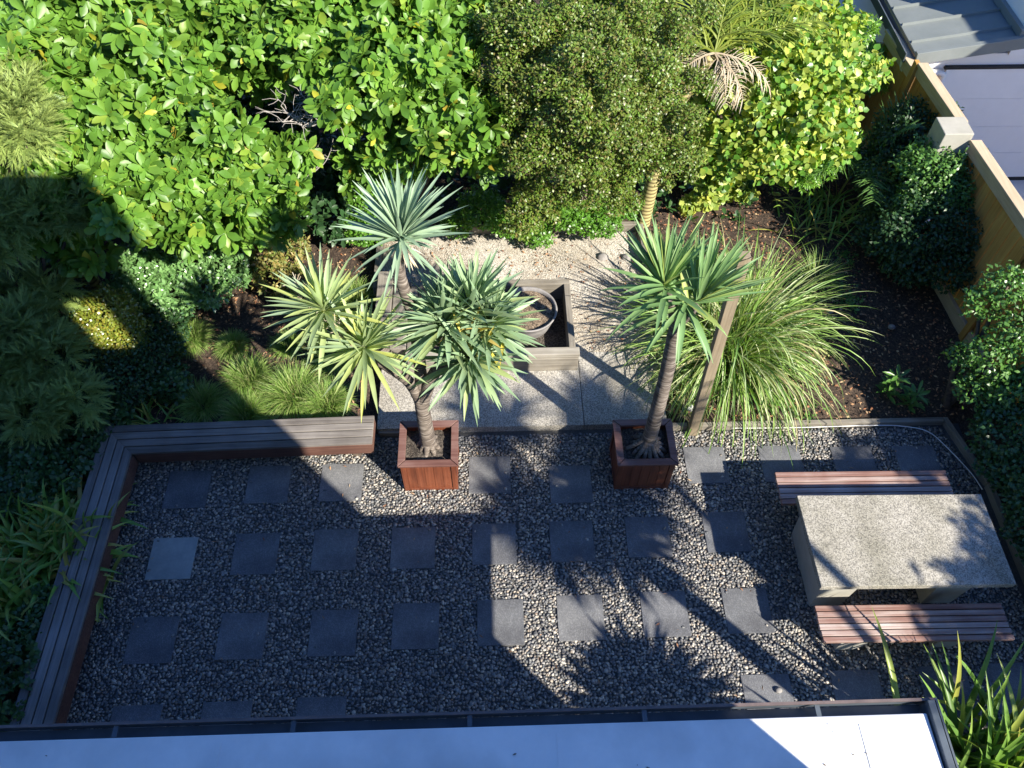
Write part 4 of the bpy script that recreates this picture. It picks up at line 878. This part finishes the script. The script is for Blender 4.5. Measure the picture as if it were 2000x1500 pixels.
t2 = empty('single_trunk_tree', (2.45,.88,.45), 'slanting single trunk tree with green sword leaf rosettes in the right planter', 'tree')
def roots2(m):
    for i in range(15):
        a = i*.419+.2; x, y = 2.43, .85; e = rng.uniform(.16,.225)
        m.tube(curve([(x,y,.66),(x+e*.45*math.cos(a),y+e*.45*math.sin(a),.565),(x+e*math.cos(a),y+e*math.sin(a),.455)],4), np.linspace(.032,.02,8), 7)
bark_trunk('trunk', [([(2.44,.87,.42),(2.44,.87,.66),(2.445,.88,1.2),(2.44,.89,1.8),(2.42,.91,2.45)], .078, .062), ([(2.42,.91,2.42),(2.36,.95,2.6),(2.29,.97,2.74)], .055, .042), ([(2.42,.91,2.42),(2.48,.88,2.58),(2.52,.86,2.70)], .055, .042)], M_trunk, t2, roots2)
rosette(t2, (2.27,.98,2.78), (.02,1.2,.8), 84, .52, .036, L_dracena, 3, 52, .12, lvar=.28, twist=.3)
rosette(t2, (2.53,.87,2.74), (.85,1.0,.6), 92, .52, .036, L_dracena, 3, 52, .12, lvar=.28, twist=.3); rosette(t2, (2.30,.97,2.74), (-.4,.2,1), 22, .50, .05, L_dracena, 40, 100, .5, lvar=.3)
rosette(t2, (2.43,.90,2.64), (.2,-.2,1), 26, .52, .05, L_dracena, 60, 125, .6)
# ---- big arching grass
gc = empty('arching_grass_clump', (3.62,2.25,.03), 'huge clump of arching pale green strap grass behind the tall post', 'grass')
n = 1000; a = rng.uniform(0,6.283,n); rr = .26*np.sqrt(rng.random(n)); O = np.stack([3.60+rr*np.cos(a),2.36+rr*np.sin(a),np.full(n,.05)],1)
tilt = np.radians(rng.uniform(4,56,n)); D = np.stack([np.cos(a)*np.sin(tilt),np.sin(a)*np.sin(tilt),np.cos(tilt)],1)+rng.normal(size=(n,3))*.22
V, F = blades(O, D, rng.uniform(.75,1.85,n), rng.uniform(.011,.028,n), rng.uniform(1.2,4.6,n), 12, 'strap', .3, .5)
mkobj('blades', V, F, L_grassc, gc)
n = 420; a = rng.uniform(0,6.283,n); rr = .3*np.sqrt(rng.random(n)); O = np.stack([4.05+rr*np.cos(a),2.75+rr*np.sin(a),np.full(n,.05)],1)
tilt = np.radians(rng.uniform(10,65,n)); D = np.stack([np.cos(a)*np.sin(tilt),np.sin(a)*np.sin(tilt),np.cos(tilt)],1)
V, F = blades(O, D, rng.uniform(.6,1.2,n), rng.uniform(.008,.016,n), rng.uniform(1.4,2.6,n), 8, 'strap', .3, .2)
g2 = empty('arching_grass_clump', (4.05,2.75,.03), 'finer yellowish clump of arching grass behind the huge one', 'grass'); mkobj('blades', V, F, L_tuft, g2)
g3 = empty('arching_grass_clump', (2.95,2.2,.03), 'low untidy grass at the left foot of the huge arching clump', 'grass')
n = 260; a = rng.uniform(0,6.283,n); O = np.stack([rng.uniform(2.85,3.25,n),rng.uniform(1.5,2.9,n),np.full(n,.05)],1)
V, F = blades(O, np.stack([np.cos(a)*.6,np.sin(a)*.6,np.ones(n)],1), rng.uniform(.3,.75,n), .010, rng.uniform(1.4,2.8,n), 7, 'strap', .3, .2); mkobj('blades', V, F, L_grassc, g3)
# ---- low grass tufts left of the concrete path
def tuft(x, y, s, label, mat=L_tuft, n=1300):
    t = empty('grass_tuft', (x,y,.03), label, 'grass', 'low fine grass tufts in the left bed')
    a = rng.uniform(0,6.283,n); rr = s*.55*np.sqrt(rng.random(n)); O = np.stack([x+rr*np.cos(a),y+rr*np.sin(a),np.full(n,.04)],1)
    ti = np.radians(rng.uniform(5,75,n)); D = np.stack([np.cos(a)*np.sin(ti),np.sin(a)*np.sin(ti),np.cos(ti)],1)+rng.normal(size=(n,3))*.12
    V, F = blades(O, D, s*rng.uniform(.7,1.5,n), .0060, rng.uniform(.9,2.6,n), 5, 'strap', .2, .3); mkobj('blades', V, F, mat, t)
for x, y, s, lb in [(-1.42,1.88,.30,'bright sunlit round grass tuft directly behind the corner bench, the largest'),(-1.98,2.10,.24,'paler grass tuft with straw coloured centre left of the largest one'),(-2.45,1.78,.22,'shaded grass tuft left of the straw coloured one'),
    (-2.25,2.60,.16,'shaded grass tuft farther back near the rusty bush'),(-2.78,2.75,.20,'small grass tuft against the glossy bush'),(-1.60,2.60,.16,'grass tuft in half shade under the yellow green rosettes'),(-1.05,1.75,.24,'grass tuft under the lowest yellow green rosette'),(-1.95,1.62,.22,'shaded grass tuft close behind the middle of the bench'),(-1.05,2.45,.22,'grass tuft beside the left end of the timber sleepers'),(-.85,3.35,.20,'dark green grass tuft left of the terrace edging')]:
    tuft(x, y, s, lb)
tuft(5.0,3.55,.30,'dry grass tuft in shade to the right of the arching grass',L_tuft,260)
# ---- strap leaved plants
def flax(name, x, y, z, n, Ln, Wd, droop, mat, label, a0=5, a1=70, cat='flax', group=None, spread=.1, axis=(0,0,1)):
    t = empty(name, (x,y,.03), label, cat, group)
    D, u = cone_dirs(n, axis, a0, a1, .8); O = np.array((x,y,z))+rng.normal(size=(n,3))*np.array((spread,spread,.0))
    V, F = blades(O, D, Ln*rng.uniform(.65,1.15,n), Wd*rng.uniform(.8,1.15,n), droop*rng.uniform(.6,1.4,n), 8, 'strap', .3, .12); mkobj('blades', V, F, mat, t)
flax('flax_plant', -3.64,-.05,.05, 520, .70, .062, 1.6, L_flax, 'large dark green flax leaning over the left arm of the timber bench', 8, 70, spread=.22)
flax('flax_plant', -3.80,-.62,.05, 110, .75, .055, 1.9, L_flax, 'smaller dark flax below the large one at the left edge', 8, 75, spread=.16)
flax('flax_plant', 4.98,-2.35,.02, 190, 1.15, .066, .7, L_flaxb, 'bright green upright flax beside the roof corner at bottom right', 3, 48, spread=.2)
flax('strap_lily', -3.02,1.63,.05, 40, .42, .026, 1.2, L_flax, 'small strap leaved lily behind the corner of the bench', 8, 75, 'lily', 'strap leaved lilies')
flax('strap_lily', 5.45,4.80,.05, 60, .55, .03, 1.0, L_flax, 'shaded strap leaved lily below the fern palm', 8, 70, 'lily', 'strap leaved lilies', .2)
flax('strap_lily', 5.1,4.45,.05, 50, .5, .028, 1.1, L_flax, 'shaded strap leaved lily at the foot of the yellow vine', 8, 70, 'lily', 'strap leaved lilies', .2)
flax('strap_lily', -1.0,3.2,.05, 30, .35, .02, 1.3, L_flax, 'dark strap leaved lily between the grass tufts and the sleepers', 8, 75, 'lily', 'strap leaved lilies', .12)
def lance(x, y, label, h_=.45, n=34, mat=L_lit):
    t = empty('lance_leaved_plant', (x,y,.03), label, 'plant', 'lance leaved plants')
    m = MB(); m.tube([(x,y,.02),(x+.02,y,h_)],[.008,.005],6); m.build('stem', M_barkdk, t)
    a = np.arange(n)*2.4; z = np.linspace(.08,h_,n); D = np.stack([np.cos(a),np.sin(a),np.full(n,.35)],1)
    V, F = leaves(np.stack([np.full(n,x),np.full(n,y),z],1), D, np.tile((0,0,1.),(n,1))+rng.normal(size=(n,3))*.2, rng.uniform(.13,.2,n), rng.uniform(.035,.05,n), 'broad'); mkobj('leaves', V, F, mat, t)
lance(5.35,1.72,'leafy lance leaved plant on the soil behind the right edging board')
lance(5.55,1.55,'second lance leaved plant just right of the first by the edging',.35,26)
lance(6.0,4.15,'tall dark lance leaved plant in front of the large dark shrub',.9,40,L_cover)
lance(3.95,1.62,'tiny broad leaved seedling at the gravel edge under the arching grass',.15,10,L_green)
lance(.35,3.05,'small leafy plant growing inside the timber box behind the big rosette',.5,36,L_green)
# ---- leaf litter
n = 9000; X = np.concatenate([rng.uniform(-4.6,-.6,n//2), rng.uniform(2.9,6.4,n-n//2)]); Y = rng.uniform(1.42,6.2,n)
O = np.stack([X,Y,rng.uniform(.06,.085,n)],1); V, F = leaves(O, np.stack([rng.normal(size=n),rng.normal(size=n),rng.normal(size=n)*.15],1), np.tile((0,0,1.),(n,1))+rng.normal(size=(n,3))*.3, rng.uniform(.018,.06,n), rng.uniform(.008,.03,n), 'small')
tag(mkobj('leaf_litter', V, F, L_litter, origin=False), 'brown fallen leaves and bark scattered over the garden soil', 'leaf litter', kind='stuff')
n = 260; O = np.stack([rng.uniform(-.5,2.7,n), rng.uniform(2.45,4.35,n), np.full(n,.112)],1); ok = ~((O[:,0] < 1.85) & (O[:,1] < 3.4)); O = O[ok]; n = len(O)
V, F = leaves(O, np.stack([rng.normal(size=n),rng.normal(size=n),rng.normal(size=n)*.1],1), np.tile((0,0,1.),(n,1))+rng.normal(size=(n,3))*.2, rng.uniform(.03,.07,n), rng.uniform(.012,.025,n), 'small')
tag(mkobj('fallen_leaves', V, F, L_litter, origin=False), 'scattered brown fallen leaves on the pale gravel terrace', 'leaf litter', kind='stuff')

n = 220; O = np.stack([rng.uniform(-2.8,5.8,n), rng.uniform(-1.7,1.25,n), np.full(n,.030)],1)
V, F = leaves(O, np.stack([rng.normal(size=n),rng.normal(size=n),rng.normal(size=n)*.12],1), np.tile((0,0,1.),(n,1))+rng.normal(size=(n,3))*.3, rng.uniform(.02,.06,n), rng.uniform(.004,.016,n), 'small')
tag(mkobj('patio_leaf_litter', V, F, L_litter, origin=False), 'a few small dry leaves and stalks scattered on the patio pebbles', 'leaf litter', kind='stuff')
def weed(x, y, k):
    t = empty('small_weed', (x,y,.03), ['low weed on the shaded soil, nearest the arching grass','low weed on the shaded soil halfway to the fence','low weed on the shaded soil close to the dark shrub','low weed by the edging board right of the post'][k], 'weed', 'small weeds on bare soil')
    n = 60; P = np.array((x,y,.06))+rng.normal(size=(n,3))*np.array((.09,.09,.02)); V, F = rosettes(P, rng.normal(size=(n,3))*.5+np.array((0,0,1)), 4, .06, .028); mkobj('leaves', V, F, L_lit, t)
for k, (x, y) in enumerate([(4.75,3.35),(5.3,3.2),(5.45,3.9),(4.3,1.55)]): weed(x, y, k)
# ---- trees outside the picture whose shade falls into it
st = empty('shade_palm', (7.3,-5.64,0), 'tall cabbage tree with a thin leaning trunk standing to the right of the house', 'tree')
m = MB(); m.tube(curve([(7.3,-5.64,0),(7.87,-5.29,3),(8.45,-4.93,6)],5), .05, 8); m.build('trunk', M_barkdk, st, smooth=True)
for c in ((8.4,-5.3,6.6),(8.9,-6.0,7.0),(7.9,-6.2,6.9),(8.5,-6.7,7.4),(9.1,-5.3,7.3),(8.0,-5.5,7.5)):
    rosette(st, c, (rng.normal()*.3,rng.normal()*.3,1), 80, .66, .085, L_dracena, 5, 125, .5)

t5 = empty('low_yucca', (4.72,-3.75,0), 'broad sword leaved yucca growing against the right end of the house', 'yucca')
m = MB(); m.tube([(4.66,-3.82,0),(4.66,-3.82,2.3)], .06, 10); m.build('trunk', M_trunk, t5, smooth=True)
rosette(t5, (4.66,-3.82,2.35), (0,0,1), 150, .66, .10, L_dracena, 5, 120, .4)
rosette(t5, (4.35,-3.95,2.4), (-.2,-.1,1), 60, .5, .09, L_dracena, 5, 110, .4)
st2 = shrub('shade_tree', [(9.0,-4.3,3.7,1.0),(9.7,-3.6,4.2,.9),(8.6,-5.0,3.4,.7),(9.6,-4.9,4.6,.8)], L_cover, 'bushy tree beyond the right boundary beside the house', 'tree', 'whorl', 60, .13, .06, 6, (9.2,-4.3,-.4))

t6 = empty('thick_trunk_palm', (5.60,-3.44,0), 'cabbage tree with a thick straight trunk beside the house to the right of the view', 'tree')
m = MB(); m.tube([(5.60,-3.44,0),(5.60,-3.44,3.7)], .10, 12); m.build('trunk', M_trunk, t6, smooth=True)
for c__, ax in (((5.6,-3.44,3.8),(0,0,1)),((5.95,-3.75,4.1),(.4,-.3,1)),((5.25,-3.6,4.0),(-.4,.1,1)),((5.75,-3.1,3.9),(.1,.5,1))):
    rosette(t6, c__, ax, 80, .60, .07, L_dracena, 5, 120, .5)
